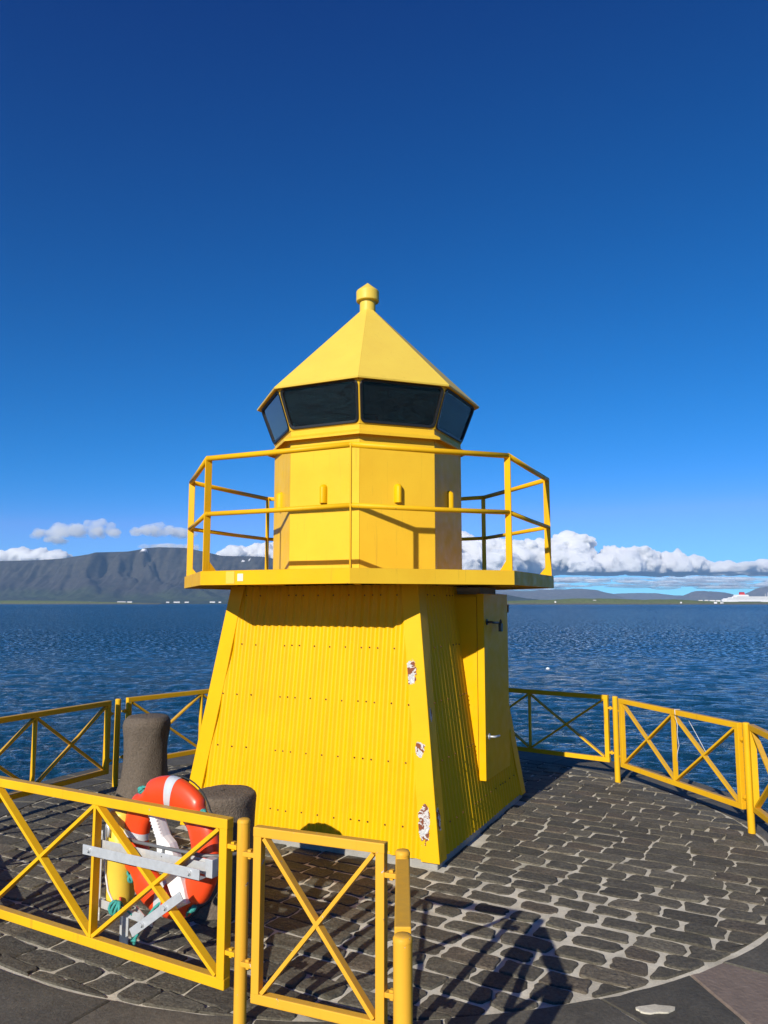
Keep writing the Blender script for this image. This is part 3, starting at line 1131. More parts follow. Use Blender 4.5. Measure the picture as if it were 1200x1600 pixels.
    # a blob of spilt mortar on one slab
    c = Vector((1.32, 4.06, 0.0115))
    pts = []
    for k in range(22):
        t = 2 * math.pi * k / 22
        rr = 1 + 0.16 * math.sin(2 * t + 1) + 0.1 * math.sin(5 * t) + random.uniform(-.06, .06)
        pts.append((c.x + 0.085 * rr * math.cos(t) + 0.02, c.y + 0.042 * rr * math.sin(t)))
    MB().prism(pts, lambda u, v, d: (u, v, d), 0.002, 0.0125).build('mortar_spill', 'mortar', pier)
    return pier


def vn1(x):
    return float(vnoise(np.array([x]), np.array([0.5]), 4)[0])


PIER = build_pier()


# ------------------------------------------------------------------ lighthouse
LH = empty('lighthouse', (CX, CY, 0), LH_RZ)
tag(LH, 'yellow octagonal lantern lighthouse on a tapered corrugated base', 'lighthouse')
HB, HT, ZB, ZT = 1.225, 0.94, 0.06, 2.16       # half width of the wall at the bottom and the top
FACES = [(Vector((0, -1, 0)), Vector((1, 0, 0))), (Vector((1, 0, 0)), Vector((0, 1, 0))), (Vector((0, 1, 0)), Vector((-1, 0, 0))), (Vector((-1, 0, 0)), Vector((0, -1, 0)))]
SLOPE = (HB - HT) / (ZT - ZB)


def half(z):
    return HB - SLOPE * (z - ZB)


def face_pt(n, t, a, z, off=0.0):
    nn = (n + Vector((0, 0, SLOPE))).normalized()
    return n * half(z) + t * a + Vector((0, 0, z)) + nn * off


def build_tower():
    MB().box((0, 0, 0.02), (2.42, 2.42, 0.13), bev=0.012).build('plinth', 'concrete', LH)
    # unseen dark core added behind the sheets to block light
    b = MB()
    vs = [(sx * (half(z) - 0.03), sy * (half(z) - 0.03), z) for z in (0.05, 2.17) for sx, sy in ((-1, -1), (1, -1), (1, 1), (-1, 1))]
    b.add(vs, [(0, 1, 5, 4), (1, 2, 6, 5), (2, 3, 7, 6), (3, 0, 4, 7), (4, 5, 6, 7), (3, 2, 1, 0)])
    b.build('light_block_core', 'inside', LH)
    pitch, amp = 0.0765, 0.0092
    for fi, (n, t) in enumerate(FACES):
        cuts = [-1.2041, -0.4399, 0.4017, 1.20]
        for si in range(3):
            a0, a1 = cuts[si], cuts[si + 1]
            step = pitch / 12
            N = int(round((a1 - a0 + (0.02 if si < 2 else 0)) / step))
            vs, fs = [], []
            k0 = None
            cols = 0
            for i in range(N + 1):
                a = a0 + i * step
                lim = HB - 0.005
                if abs(a) >= lim:
                    continue
                zt = ZT if abs(a) <= HT else ZB + (lim - abs(a)) / SLOPE
                zt = min(zt, ZT)
                off = amp * math.cos(2 * math.pi * a / pitch) + (0.0025 if si == 1 else 0) - 0.004
                for q in range(7):
                    z = ZB + (zt - ZB) * q / 6
                    buckle = 0.0028 * math.sin(3.1 * z + 1.7 * a + fi) * math.sin(5 * a + 2)
                    vs.append(face_pt(n, t, a, z, off + buckle))
                cols += 1
            for i in range(cols - 1):
                for q in range(6):
                    fs.append((i * 7 + q, (i + 1) * 7 + q, (i + 1) * 7 + q + 1, i * 7 + q + 1))
            sheet = MB().add(vs, fs, True).build('corrugated_sheet', 'yellow', LH)
            sc = MB()
            for z in (2.07, 1.63, 1.19, 0.745, 0.275):
                j = math.ceil(a0 / (pitch * 2))
                while j * pitch * 2 < a1 - 0.03:
                    a = j * pitch * 2
                    j += 1
                    if abs(a) > half(z) - 0.14 or a < a0 + 0.01:
                        continue
                    for aa in ([a, a + pitch] if abs(a - a0) < 0.16 and si > 0 else [a]):
                        p = face_pt(n, t, aa, z + random.uniform(-.006, .006), amp - 0.002)
                        q = face_pt(n, t, aa, z, amp + 0.004)
                        sc.tube([p, p + (q - p).normalized() * 0.0075], 0.0066, 6)
            if sc.v:
                o = sc.build('sheet_screws', 'rusty', sheet)
                o['kind'] = 'stuff'
    # folded corner boards
    W, OFF, TH = 0.155, 0.011, 0.006
    for ci in range(4):
        n1, t1 = FACES[ci]
        n2, t2 = FACES[(ci + 1) % 4]
        b = MB()
        zs = np.linspace(ZB - 0.012, ZT, 9)
        rows = []
        for z in zs:
            hh = half(z)
            e = hh + OFF
            wob = 0.003 * math.sin(4.2 * z + ci * 2)
            P = [n1 * (e - 0.014) + t1 * (e - W), n1 * (e + wob) + t1 * (e - W + 0.003), n1 * (e) + t1 * (e - 0.004), n1 * (e - 0.0015) + t1 * (e - 0.0015), n2 * (e) + t1 * 0 + (n1 * (e - 0.004)), n2 * (e + wob) + n1 * (e - W + 0.003), n2 * (e - 0.014) + n1 * (e - W)]
            rows.append([p + Vector((0, 0, float(z))) for p in P])
        m = len(rows[0])
        vs = [p for r_ in rows for p in r_]
        fs = [(i * m + k, i * m + k + 1, (i + 1) * m + k + 1, (i + 1) * m + k) for i in range(len(rows) - 1) for k in range(m - 1)]
        b.add(vs, fs, False)
        b.build('corner_board', 'corner', LH, 'scarred corner board with flaked paint and rust' if ci == 0 else None)


build_tower()


def octv(k, r, z):
    """corner k of the octagon; corner 0 lies between the front and the front right facet"""
    a = R(-90 + 22.5 + 45 * k)
    return Vector((r * math.cos(a), r * math.sin(a), z))


def facet(k):
    """outward normal and tangent of facet k (0 = front), tangent to the right"""
    a = R(-90 + 45 * k)
    return Vector((math.cos(a), math.sin(a), 0)), Vector((-math.sin(a), math.cos(a), 0))


COS = math.cos(R(22.5))
SIN = math.sin(R(22.5))


def build_gallery():
    RP = 1.85
    b = MB()
    n = 8
    b.add([octv(k, RP - 0.012, 2.185) for k in range(8)] + [octv(k, RP - 0.012, 2.262) for k in range(8)], [tuple(range(8)), tuple(range(8, 16))] + [(k, (k + 1) % 8, (k + 1) % 8 + 8, k + 8) for k in range(8)])
    b.build('gallery_deck', 'yellow', LH)
    for k in range(8):
        n_, t = facet(k)
        b = MB()
        w = RP * SIN
        vs = []
        for (r, z) in ((RP * COS - 0.010, 2.150), (RP * COS, 2.153), (RP * COS, 2.268), (RP * COS - 0.010, 2.271)):
            ww = r / COS * SIN
            vs += [n_ * r - t * ww + Vector((0, 0, z)), n_ * r + t * ww + Vector((0, 0, z))]
        b.add(vs, [(0, 1, 3, 2), (2, 3, 5, 4), (4, 5, 7, 6), (6, 7, 1, 0)])
        f = b.build('fascia_plate', 'yellow_fade' if k in (1,) else 'yellow_rail', LH)
        if k == 0:
            m = Matrix((t, n_, Vector((0, 0, 1)))).transposed()
            for dx, w, hh, mt in ((-0.30, 0.055, 0.06, 'sticker'), (-0.40, 0.085, 0.10, 'yellow_roof')):
                c = n_ * (RP * COS + 0.0025) + t * dx + Vector((0, 0, 2.212))
                MB().box(c, (w, 0.002, hh), m).build('sticker', mt, f)
        # joists under the deck
    for k in range(8):
        p = octv(k, 1.0, 2.18)
        q = octv(k, RP - 0.02, 2.18)
        MB().beam(p, q, 0.05, 0.04, (0, 0, 1)).build('deck_joist', 'yellow', LH)
    for k in range(8):
        d = octv(k, 1, 0)
        t = Vector((-d.y, d.x, 0))
        m = Matrix((d, t, Vector((0, 0, 1)))).transposed()
        post = MB().box(octv(k, RP - 0.05, 2.262 + 0.49), (0.062, 0.012, 0.98), m, 0.002).build('railing_post', 'yellow_rail', LH)
        g = MB()
        r0 = RP - 0.05 - 0.031
        g.prism([(r0, 2.263), (r0, 2.35), (r0 - 0.075, 2.263)], lambda u, v, e: d * u + t * e + Vector((0, 0, v)), -0.005, 0.005)
        g.build('gusset', 'yellow_rail', post)
    for k in range(8):
        for z, rr in ((3.235, 0.023), (2.755, 0.020)):
            p, q = octv(k, RP - 0.04, z), octv(k + 1, RP - 0.04, z)
            MB().tube([p, p.lerp(q, .5) + Vector((0, 0, -0.003)), q], rr, 14).build('rail', 'yellow_rail', LH)
        # round joint where two rails meet, so the corner closes
    for k in range(8):
        for z, rr in ((3.235, 0.0245), (2.755, 0.0215)):
            c = octv(k, RP - 0.04, z)
            b = MB()
            b.lathe([(0.001, -rr), (rr * .6, -rr * .8), (rr, 0), (rr * .6, rr * .8), (0.001, rr)], c, 12)
            b.build('rail_joint', 'yellow_rail', LH)


def build_lantern():
    RL = 0.95
    for k in range(8):
        n_, t = facet(k)
        b = MB()
        z0, z1 = 2.263, 3.605
        vs = []
        for (r, w_in) in ((RL * COS, 0.0), (RL * COS - 0.02, 0.0)):
            w = r / COS * SIN - 0.0015
            for z in (z0, z1):
                vs += [n_ * r - t * w + Vector((0, 0, z)), n_ * r + t * w + Vector((0, 0, z))]
        b.add(vs, [(0, 1, 3, 2), (4, 6, 7, 5), (0, 2, 6, 4), (1, 5, 7, 3), (2, 3, 7, 6), (0, 4, 5, 1)])
        wall = b.build('lantern_wall', 'yellow_fade', LH)
        # half round vent cowl
        b = MB()
        r, hgt, dep = 0.036, 0.175, 0.055
        prof = []
        S = 10
        cz = 2.99
        ring = []
        lev = [(cz - hgt / 2, 1.0), (cz + hgt / 2 - r, 1.0)] + [(cz + hgt / 2 - r + r * math.sin(R(a)), math.cos(R(a))) for a in (25, 50, 72, 88)]
        vs = []
        for (z, s) in lev:
            for i in range(S + 1):
                a = math.pi * i / S
                vs.append(n_ * (RL * COS - 0.004 + dep * s * math.sin(a)) + t * (r * s * math.cos(a)) + Vector((0, 0, z)))
        fs = [(l * (S + 1) + i, l * (S + 1) + i + 1, (l + 1) * (S + 1) + i + 1, (l + 1) * (S + 1) + i) for l in range(len(lev) - 1) for i in range(S)]
        b.add(vs, fs, True)
        b.build('vent_cowl', 'yellow', wall)
        # drip ledge: sheet sloping outwards round the wall, lip turned down
        b = MB()
        vs = []
        pr = [(RL * COS - 0.002, 3.560), (RL * COS + 0.068, 3.520), (RL * COS + 0.068, 3.500), (RL * COS + 0.062, 3.500), (RL * COS + 0.060, 3.514), (RL * COS - 0.002, 3.548)]
        for (r_, z) in pr:
            w = r_ / COS * SIN
            vs += [n_ * r_ - t * w + Vector((0, 0, z)), n_ * r_ + t * w + Vector((0, 0, z))]
        m = len(pr)
        b.add(vs, [(2 * i, 2 * i + 1, 2 * ((i + 1) % m) + 1, 2 * ((i + 1) % m)) for i in range(m)])
        b.build('drip_ledge', 'yellow_fade', LH)
        # base flashing
        b = MB()
        vs = []
        pr = [(RL * COS + 0.002, 2.330), (RL * COS + 0.030, 2.264)]
        for (r_, z) in pr:
            w = r_ / COS * SIN
            vs += [n_ * r_ - t * w + Vector((0, 0, z)), n_ * r_ + t * w + Vector((0, 0, z))]
        # slanted window frame with rounded opening
        rb, zb, rt, zt = 0.955 * COS, 3.605, 1.100 * COS, 3.985
        up = (n_ * (rt - rb) + Vector((0, 0, zt - zb)))
        Ls = up.length
        up.normalize()
        nn = t.cross(up).normalized()
        if nn.dot(n_) < 0:
            nn = -nn
        org = n_ * rb + Vector((0, 0, zb))

        def P(u, v, d):
            return org + t * u + up * v + nn * d

        def hw(v):
            return (rb + (rt - rb) * v / Ls) / COS * SIN

        def rounded(ins_s, ins_b, ins_t, rad):
            cs = [(-hw(ins_b) + ins_s, ins_b), (hw(ins_b) - ins_s, ins_b), (hw(Ls - ins_t) - ins_s, Ls - ins_t), (-hw(Ls - ins_t) + ins_s, Ls - ins_t)]
            out = []
            for i in range(4):
                c = Vector(cs[i])
                p = (Vector(cs[i - 1]) - c).normalized()
                q = (Vector(cs[(i + 1) % 4]) - c).normalized()
                ang = p.angle(q)
                dd = rad / math.tan(ang / 2)
                ctr = c + (p + q).normalized() * (rad / math.sin(ang / 2))
                s, e = c + p * dd - ctr, c + q * dd - ctr
                a0, a1 = math.atan2(s.y, s.x), math.atan2(e.y, e.x)
                while a1 < a0:
                    a1 += 2 * math.pi
                for j in range(7):
                    aa = a0 + (a1 - a0) * j / 6
                    out.append((ctr.x + rad * math.cos(aa), ctr.y + rad * math.sin(aa)))
            return out
        inner = rounded(0.014, 0.018, 0.009, 0.048)
        mid = rounded(0.007, 0.010, 0.004, 0.053)
        hole = rounded(0.032, 0.036, 0.024, 0.036)
        N = len(inner)
        # outer trapezoid points matched to the rounded ring
        outer = []
        cyc = Ls / 2
        for (u, v) in inner:
            du, dv = u, v - cyc
            best = 1e9
            if dv > 1e-9:
                best = min(best, (Ls - cyc) / dv)
            if dv < -1e-9:
                best = min(best, -cyc / dv)
            lo, hi = 1.0, 3.0
            for _ in range(30):
                mdl = (lo + hi) / 2
                if abs(du * mdl) > hw(cyc + dv * mdl):
                    hi = mdl
                else:
                    lo = mdl
            s = min(best, hi)
            outer.append((du * s, cyc + dv * s))
        b = MB()
        vs = [P(u, v, 0) for u, v in outer] + [P(u, v, 0) for u, v in inner] + [P(u, v, -0.025) for u, v in inner] + [P(u, v, -0.025) for u, v in outer]
        fs = []
        for lyr in range(3):
            for i in range(N):
                j = (i + 1) % N
                fs.append((lyr * N + i, lyr * N + j, (lyr + 1) * N + j, (lyr + 1) * N + i))
        b.add(vs, fs)
        frame = b.build('window_frame', 'yellow_fade', LH)
        b = MB()
        seq = [(mid, 0.001), (mid, 0.007), (inner, 0.011), (hole, 0.007), (hole, -0.018)]
        vs = [P(u, v, d) for ring_, d in seq for u, v in ring_]
        fs = [(l * N + i, l * N + (i + 1) % N, (l + 1) * N + (i + 1) % N, (l + 1) * N + i) for l in range(len(seq) - 1) for i in range(N)]
        b.add(vs, fs)
        b.build('gasket', 'rubber', frame)
        MB().prism(hole_grow(hole, 1.02, Ls), P, -0.010, -0.006).build('pane', 'glass', frame)
    # lantern floor, ceiling and the lamp stand inside
    b = MB()
    b.add([octv(k, 0.925, 3.58) for k in range(8)], [tuple(range(8))])
    b.build('lantern_floor', 'inside', LH)
    b = MB()
    b.add([octv(k, 1.09, 3.978) for k in range(8)], [tuple(range(8))])
    b.build('lantern_ceiling', 'inside', LH)
    MB().lathe([(0.0, 3.58), (0.14, 3.58), (0.14, 3.64), (0.06, 3.65), (0.06, 3.72), (0.12, 3.73), (0.12, 3.90), (0.0, 3.92)], n=20).build('lamp_stand', 'inside', LH)
    # roof
    RE, ZE, RA, ZA = 1.145, 3.992, 0.080, 5.02
    for k in range(8):
        n_, t = facet(k)
        vs = []
        for (r, z) in ((RE * COS, ZE), (RA * COS, ZA), (RA * COS, ZA - 0.02), (RE * COS - 0.004, ZE - 0.014), ):
            w = r / COS * SIN - 0.0006
            vs += [n_ * r - t * w + Vector((0, 0, z)), n_ * r + t * w + Vector((0, 0, z))]
        b = MB().add(vs, [(0, 1, 3, 2), (2, 3, 5, 4), (4, 5, 7, 6), (6, 7, 1, 0), (0, 2, 4, 6), (1, 7, 5, 3)])
        b.build('roof_panel', 'yellow_roof', LH)
    b = MB()
    b.add([octv(k, RE - 0.012, ZE - 0.008) for k in range(8)], [tuple(range(8))])
    b.build('eave_soffit', 'yellow_fade', LH)
    MB().lathe([(0.001, 4.93), (0.082, 4.93), (0.082, 5.14), (0.001, 5.14)], n=36, smooth=False).build('vent_pipe', 'yellow_roof', LH)
    b = MB()
    b.lathe([(0.082, 5.125), (0.117, 5.128), (0.119, 5.135), (0.119, 5.232), (0.112, 5.242), (0.0, 5.335)], n=36, smooth=False)
    cap = b.build('vent_cap', 'yellow_roof', LH)


def hole_grow(ring, s, Ls):
    return [(u * s, Ls / 2 + (v - Ls / 2) * s) for u, v in ring]


build_gallery()
build_lantern()


def build_door():
    MX = 1.215            # outer face of the upright door housing, right side of the tower
    y0, y1 = -0.09, 0.66
    z0, z1 = 0.47, 2.085
    b = MB()
    # side cheeks: upright outer edge, inner edge follows the slope of the wall
    for y in (y0, y1):
        s = 1 if y == y0 else -1
        pr = [(half(z0) - 0.02, z0), (MX - 0.043, z0), (MX - 0.043, z1), (half(z1) - 0.02, z1)]
        b.prism(pr, lambda u, v, e: (u, y + e * s, v), 0.0, 0.03)
    b.box(((0.93 + MX - 0.03) / 2, (y0 + y1) / 2, z1 - 0.012), (MX - 0.03 - 0.93, y1 - y0, 0.024))
    b.build('door_housing', 'yellow', LH)
    d = MB().box((MX - 0.004, (y0 + y1) / 2, (z0 + z1) / 2 - 0.02), (0.066, y1 - y0 + 0.012, z1 - z0 + 0.05), bev=0.004).build('door', 'yellow', LH)
    MB().box((MX - 0.04, (y0 + y1) / 2, (z0 + z1) / 2), (0.010, y1 - y0 - 0.02, z1 - z0 - 0.02)).build('door_seal', 'rubber', LH)
    x = MX + 0.029
    MB().tube([(x, y0 + 0.07, 1.83), (x + 0.05, y0 + 0.07, 1.83), (x + 0.055, y0 + 0.11, 1.825), (x + 0.055, y0 + 0.26, 1.82)], 0.011, 10).build('handle', 'dark_steel', d)
    p = MB().box((x + 0.065, y0 + 0.30, 1.775), (0.03, 0.06, 0.075), bev=0.006)
    p.tube([(x + 0.065, y0 + 0.28, 1.80), (x + 0.065, y0 + 0.28, 1.835), (x + 0.065, y0 + 0.30, 1.848), (x + 0.065, y0 + 0.32, 1.835), (x + 0.065, y0 + 0.32, 1.80)], 0.006, 8)
    p.build('padlock', 'rubber', d)
    MB().tube([(x, y0 + 0.09, 0.80), (x + 0.05, y0 + 0.09, 0.80), (x + 0.055, y0 + 0.12, 0.797), (x + 0.055, y0 + 0.23, 0.79)], 0.010, 10).build('handle', 'galv', d)
    MB().tube([(x, y0 + 0.09, 0.80), (x + 0.008, y0 + 0.09, 0.80)], 0.028, 14).build('handle_plate', 'galv', d)
    MB().tube([(x, y0 + 0.07, 1.83), (x + 0.008, y0 + 0.07, 1.83)], 0.028, 14).build('handle_plate', 'dark_steel', d)
    for z, mt in ((1.95, 'rusty'), (0.72, 'yellow')):
        MB().tube([(MX + 0.012, y1 + 0.026, z - 0.04), (MX + 0.012, y1 + 0.026, z + 0.04)], 0.026, 12).build('hinge', mt, d)
    MB().box((1.06, 0.24, 2.118), (0.24, 0.50, 0.064), bev=0.004).build('header_block', 'concrete', LH)


build_door()

# ------------------------------------------------------------------ fence
FRAME = 0.052


def fence_panel(A, B, label, z0=0.13, z1=0.93, bays=2, mat='yellow_fence', lugs=((0, 0.30), (0, 0.80), (1, 0.30), (1, 0.80)), lug_len=0.05, name='fence', fw=FRAME, cat='fence', bar=0.019, dep=0.046):
    A, B = Vector((A[0], A[1], 0)), Vector((B[0], B[1], 0))
    L = (B - A).length
    root = empty(name, A, math.atan2(B.y - A.y, B.x - A.x))
    tag(root, label, cat, 'yellow fence panels with crossed bars' if name == 'fence' else None)
    h2 = fw / 2
    bow = random.uniform(-.004, .004)
    MB().box((L / 2, 0, z1 - h2), (L, fw, fw), bev=0.005).build('top_rail', mat, root)
    MB().box((L / 2, 0, z0 + h2), (L, fw - 0.004, fw), bev=0.005).build('bottom_rail', mat, root)
    for x in (h2, L - h2):
        MB().box((x, 0, (z0 + z1) / 2), (fw - 0.003, fw - 0.002, z1 - z0 - 2 * fw + 0.01), bev=0.004).build('end_upright', mat, root)
    xs = np.linspace(fw, L - fw, bays + 1)
    for x in xs[1:-1]:
        MB().box((x, 0, (z0 + z1) / 2), (bar, dep + 0.002, z1 - z0 - 2 * fw + 0.008), bev=0.002).build('middle_upright', mat, root)
    for i in range(bays):
        xa, xb = xs[i] + 0.010, xs[i + 1] - 0.010
        za, zb = z0 + fw + 0.004, z1 - fw - 0.004
        MB().beam((xa, 0, za), (xb, 0, zb), bar, dep, (0, 1, 0), 0.002).build('diagonal_bar', mat, root)
        MB().beam((xa, 0, zb), (xb, 0, za), bar + 0.001, dep - 0.004, (0, 1, 0), 0.002).build('diagonal_bar', mat, root)
    for end, z in lugs:
        s = -1 if end == 0 else 1
        x = (0 if end == 0 else L) + s * lug_len / 2
        lug = MB()
        lug.box((x, 0, z), (lug_len + 0.012, 0.036, 0.022), bev=0.003)
        lug.box((x, 0.0, z + 0.016), (0.018, 0.022, 0.012), bev=0.002)
        lug.box((x, 0.0, z - 0.016), (0.016, 0.020, 0.012), bev=0.002)
        lug.build('hinge_lug', mat, root)
    return root


def fence_post(x, y, label, hgt=0.95, r=0.031, mat='yellow_fence'):
    root = empty('fence_post', (x, y, 0))
    tag(root, label, 'fence post', 'round yellow fence posts')
    MB().lathe([(r, -0.03), (r, hgt - 0.022), (r * 0.999, hgt - 0.020)], n=24).build('tube', mat, root)
    MB().lathe([(r + 0.0012, hgt - 0.021), (r + 0.001, hgt - 0.012), (r * 0.86, hgt - 0.003), (r * 0.5, hgt), (0.0005, hgt + 0.001)], n=24).build('cap', mat, root)
    return root


def fence_line(p, q, gap0=0.085, gap1=0.085, **kw):
    p, q = Vector(p), Vector(q)
    d = (q - p).normalized()
    return fence_panel(p + d * gap0, q - d * gap1, **kw)


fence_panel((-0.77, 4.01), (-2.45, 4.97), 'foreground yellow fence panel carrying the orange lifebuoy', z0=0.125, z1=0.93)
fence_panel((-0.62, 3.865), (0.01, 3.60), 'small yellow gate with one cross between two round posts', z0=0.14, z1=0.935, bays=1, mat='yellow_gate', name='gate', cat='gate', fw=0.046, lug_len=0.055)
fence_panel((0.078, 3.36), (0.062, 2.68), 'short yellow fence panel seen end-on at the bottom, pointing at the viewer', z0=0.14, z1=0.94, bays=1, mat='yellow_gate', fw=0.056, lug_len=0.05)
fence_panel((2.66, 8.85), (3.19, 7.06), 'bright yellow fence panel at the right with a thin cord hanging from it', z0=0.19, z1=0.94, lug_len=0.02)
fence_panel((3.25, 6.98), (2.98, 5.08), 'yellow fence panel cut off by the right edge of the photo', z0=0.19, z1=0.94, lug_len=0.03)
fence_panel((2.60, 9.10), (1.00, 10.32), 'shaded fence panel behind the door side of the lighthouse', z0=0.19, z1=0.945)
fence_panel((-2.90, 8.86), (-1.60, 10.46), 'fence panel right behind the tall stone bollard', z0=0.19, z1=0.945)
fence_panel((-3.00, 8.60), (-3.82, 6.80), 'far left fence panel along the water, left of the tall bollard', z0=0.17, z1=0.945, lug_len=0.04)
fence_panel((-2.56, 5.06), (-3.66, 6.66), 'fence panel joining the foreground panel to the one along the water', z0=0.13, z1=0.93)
fence_post(-0.690, 3.935, 'round yellow post between the lifebuoy panel and the small gate', mat='yellow_gate')
fence_post(0.080, 3.45, 'round yellow post at the right side of the small gate', mat='yellow_gate')
fence_post(0.060, 2.60, 'round yellow post nearest the viewer at the bottom edge', mat='yellow_gate')
fence_post(2.640, 8.97, 'round yellow post at the shadow edge behind the lighthouse, right side')
fence_post(3.225, 7.02, 'round yellow post standing on the cobbles by the right edge')
fence_post(-2.955, 8.73, 'round yellow post left of the tall stone bollard')
fence_post(-2.505, 5.01, 'round yellow post at the far left end of the foreground panel')


# ------------------------------------------------------------------ bollards
def bollard(x, y, prof, label, lean=(0, 0)):
    root = empty('stone_bollard', (x, y, 0))
    tag(root, label, 'bollard', 'stone mooring bollards')
    b = MB().lathe(prof, n=40)
    vs = []
    for (px, py, pz) in b.v:
        a = math.atan2(py, px)
        k = 1 + 0.018 * math.sin(3 * a + 5 * pz) + 0.012 * math.sin(7 * a - 9 * pz + 1) + random.uniform(-.006, .006)
        vs.append((px * k + lean[0] * pz, py * k + lean[1] * pz, pz + random.uniform(-.003, .003)))
    b.v = vs
    b.build('shaft', 'bollard', root)
    return root


def smooth_prof(pts, n=26):
    zs = [p[1] for p in pts]
    out = []
    ss = np.linspace(0, len(pts) - 1, n)
    r_ = np.interp(ss, range(len(pts)), [p[0] for p in pts])
    z_ = np.interp(ss, range(len(pts)), zs)
    return list(zip(r_.tolist(), z_.tolist()))


bollard(-2.56, 8.45, smooth_prof([(0.290, -0.05), (0.275, 0.05), (0.245, 0.16), (0.228, 0.30), (0.222, 0.45), (0.228, 0.58), (0.243, 0.68), (0.246, 0.72), (0.236, 0.765), (0.205, 0.80), (0.10, 0.815), (0.001, 0.818)], 34), 'tall waisted stone bollard in front of the sea, left of the lighthouse', (0.03, 0))
bollard(-1.088, 5.43, smooth_prof([(0.285, -0.05), (0.265, 0.05), (0.222, 0.14), (0.203, 0.28), (0.204, 0.48), (0.212, 0.64), (0.217, 0.69), (0.209, 0.722), (0.17, 0.733), (0.001, 0.738)], 34), 'squat flat-topped stone bollard right behind the lifebuoy', (0.0, 0))

# ------------------------------------------------------------------ lifebuoy on its bracket
PA = Vector((-0.77, 4.01, 0))
PE = Vector((-0.86824, 0.49614, 0))        # along the foreground panel, to the left
PN = Vector((0.49614, 0.86824, 0))         # away from the viewer


def on_panel(u, z, d):
    """u along the panel from its right end, d behind its middle plane"""
    return PA + PE * u + PN * d + Vector((0, 0, z))


def build_lifebuoy():
    c = on_panel(0.545, 0.68, 0.135)
    root = empty('lifebuoy', c)
    tag(root, 'orange lifebuoy with white bands hung behind the foreground fence panel', 'lifebuoy')
    roll = R(7)
    yaw = Matrix.Rotation(R(-3), 3, 'Z')
    PE_, PN_ = yaw @ PE, yaw @ PN
    X = (PE_ * math.cos(roll) + Vector((0, 0, 1)) * math.sin(roll))
    Z = (Vector((0, 0, 1)) * math.cos(roll) - PE_ * math.sin(roll))
    RM, ra, rb = 0.280, 0.091, 0.052

    def ring_pt(a, b_, grow=0.0):
        # recesses for the grab line at four places
        dent = 0
        for q in (45, 135, 225, 315):
            dd = (math.degrees(a) - q + 180) % 360 - 180
            dent = max(dent, math.exp(-(dd / 8.5) ** 4))
        ca, sa = math.cos(b_), math.sin(b_)
        rad = RM + (ra + grow) * math.copysign(abs(ca) ** 0.85, ca) - (0.030 * dent if ca > 0.1 else 0) * ca
        y = (rb + grow) * math.copysign(abs(sa) ** 0.85, sa) * (1 - 0.10 * dent)
        return X * (rad * math.cos(a)) + Z * (rad * math.sin(a)) + PN_ * y
    NA, NB = 144, 28
    b = MB()
    vs = [ring_pt(2 * math.pi * i / NA, 2 * math.pi * j / NB) for i in range(NA) for j in range(NB)]
    fs = [(i * NB + j, i * NB + (j + 1) % NB, ((i + 1) % NA) * NB + (j + 1) % NB, ((i + 1) % NA) * NB + j) for i in range(NA) for j in range(NB)]
    b.add(vs, fs, True)
    b.build('ring', 'orange', root)
    for q in (88, 178, 268, 358):
        b = MB()
        K = 9
        vs = [ring_pt(R(q - 5.5 + 11 * i / (K - 1)), 2 * math.pi * j / NB, 0.0018) for i in range(K) for j in range(NB)]
        fs = [(i * NB + j, i * NB + (j + 1) % NB, (i + 1) * NB + (j + 1) % NB, (i + 1) * NB + j) for i in range(K - 1) for j in range(NB)]
        b.add(vs, fs, True)
        b.build('reflective_band', 'tape', root)
    # teal grab line: knots in the recesses, slack loops between
    for q in (45, 135, 225, 315):
        b = MB()
        a = R(q)
        ctr = X * ((RM + ra - 0.022) * math.cos(a)) + Z * ((RM + ra - 0.022) * math.sin(a)) - PN_ * 0.022
        for k in range(3):
            ax = Vector((random.uniform(-1, 1), random.uniform(-1, 1), random.uniform(-1, 1))).normalized()
            s = ax.orthogonal().normalized()
            w = ax.cross(s)
            b.tube([ctr + (s * math.cos(2 * math.pi * j / 10) + w * math.sin(2 * math.pi * j / 10)) * 0.017 for j in range(10)], 0.0085, 7, closed=True)
        tdir = X * (-math.sin(a)) + Z * math.cos(a)
        b.tube([ctr, ctr + tdir * 0.03 - PN_ * 0.01, ctr + tdir * 0.055 - Vector((0, 0, 0.012))], 0.0065, 7)
        b.build('rope_knot', 'teal_rope', root)
    for q0, q1 in ((45, 135), (135, 225), (225, 315), (315, 405)):
        pts = []
        for i in range(15):
            f = i / 14
            a = R(q0 + (q1 - q0) * f)
            rr = RM + ra - 0.01 + 0.022 * math.sin(math.pi * f)
            pts.append(X * (rr * math.cos(a)) + Z * (rr * math.sin(a)) + PN_ * (0.02 + 0.03 * math.sin(math.pi * f)) - Vector((0, 0, 0.02 * math.sin(math.pi * f))))
        MB().tube(pts, 0.0042, 7).build('grab_line', 'dark_rope', root)


build_lifebuoy()


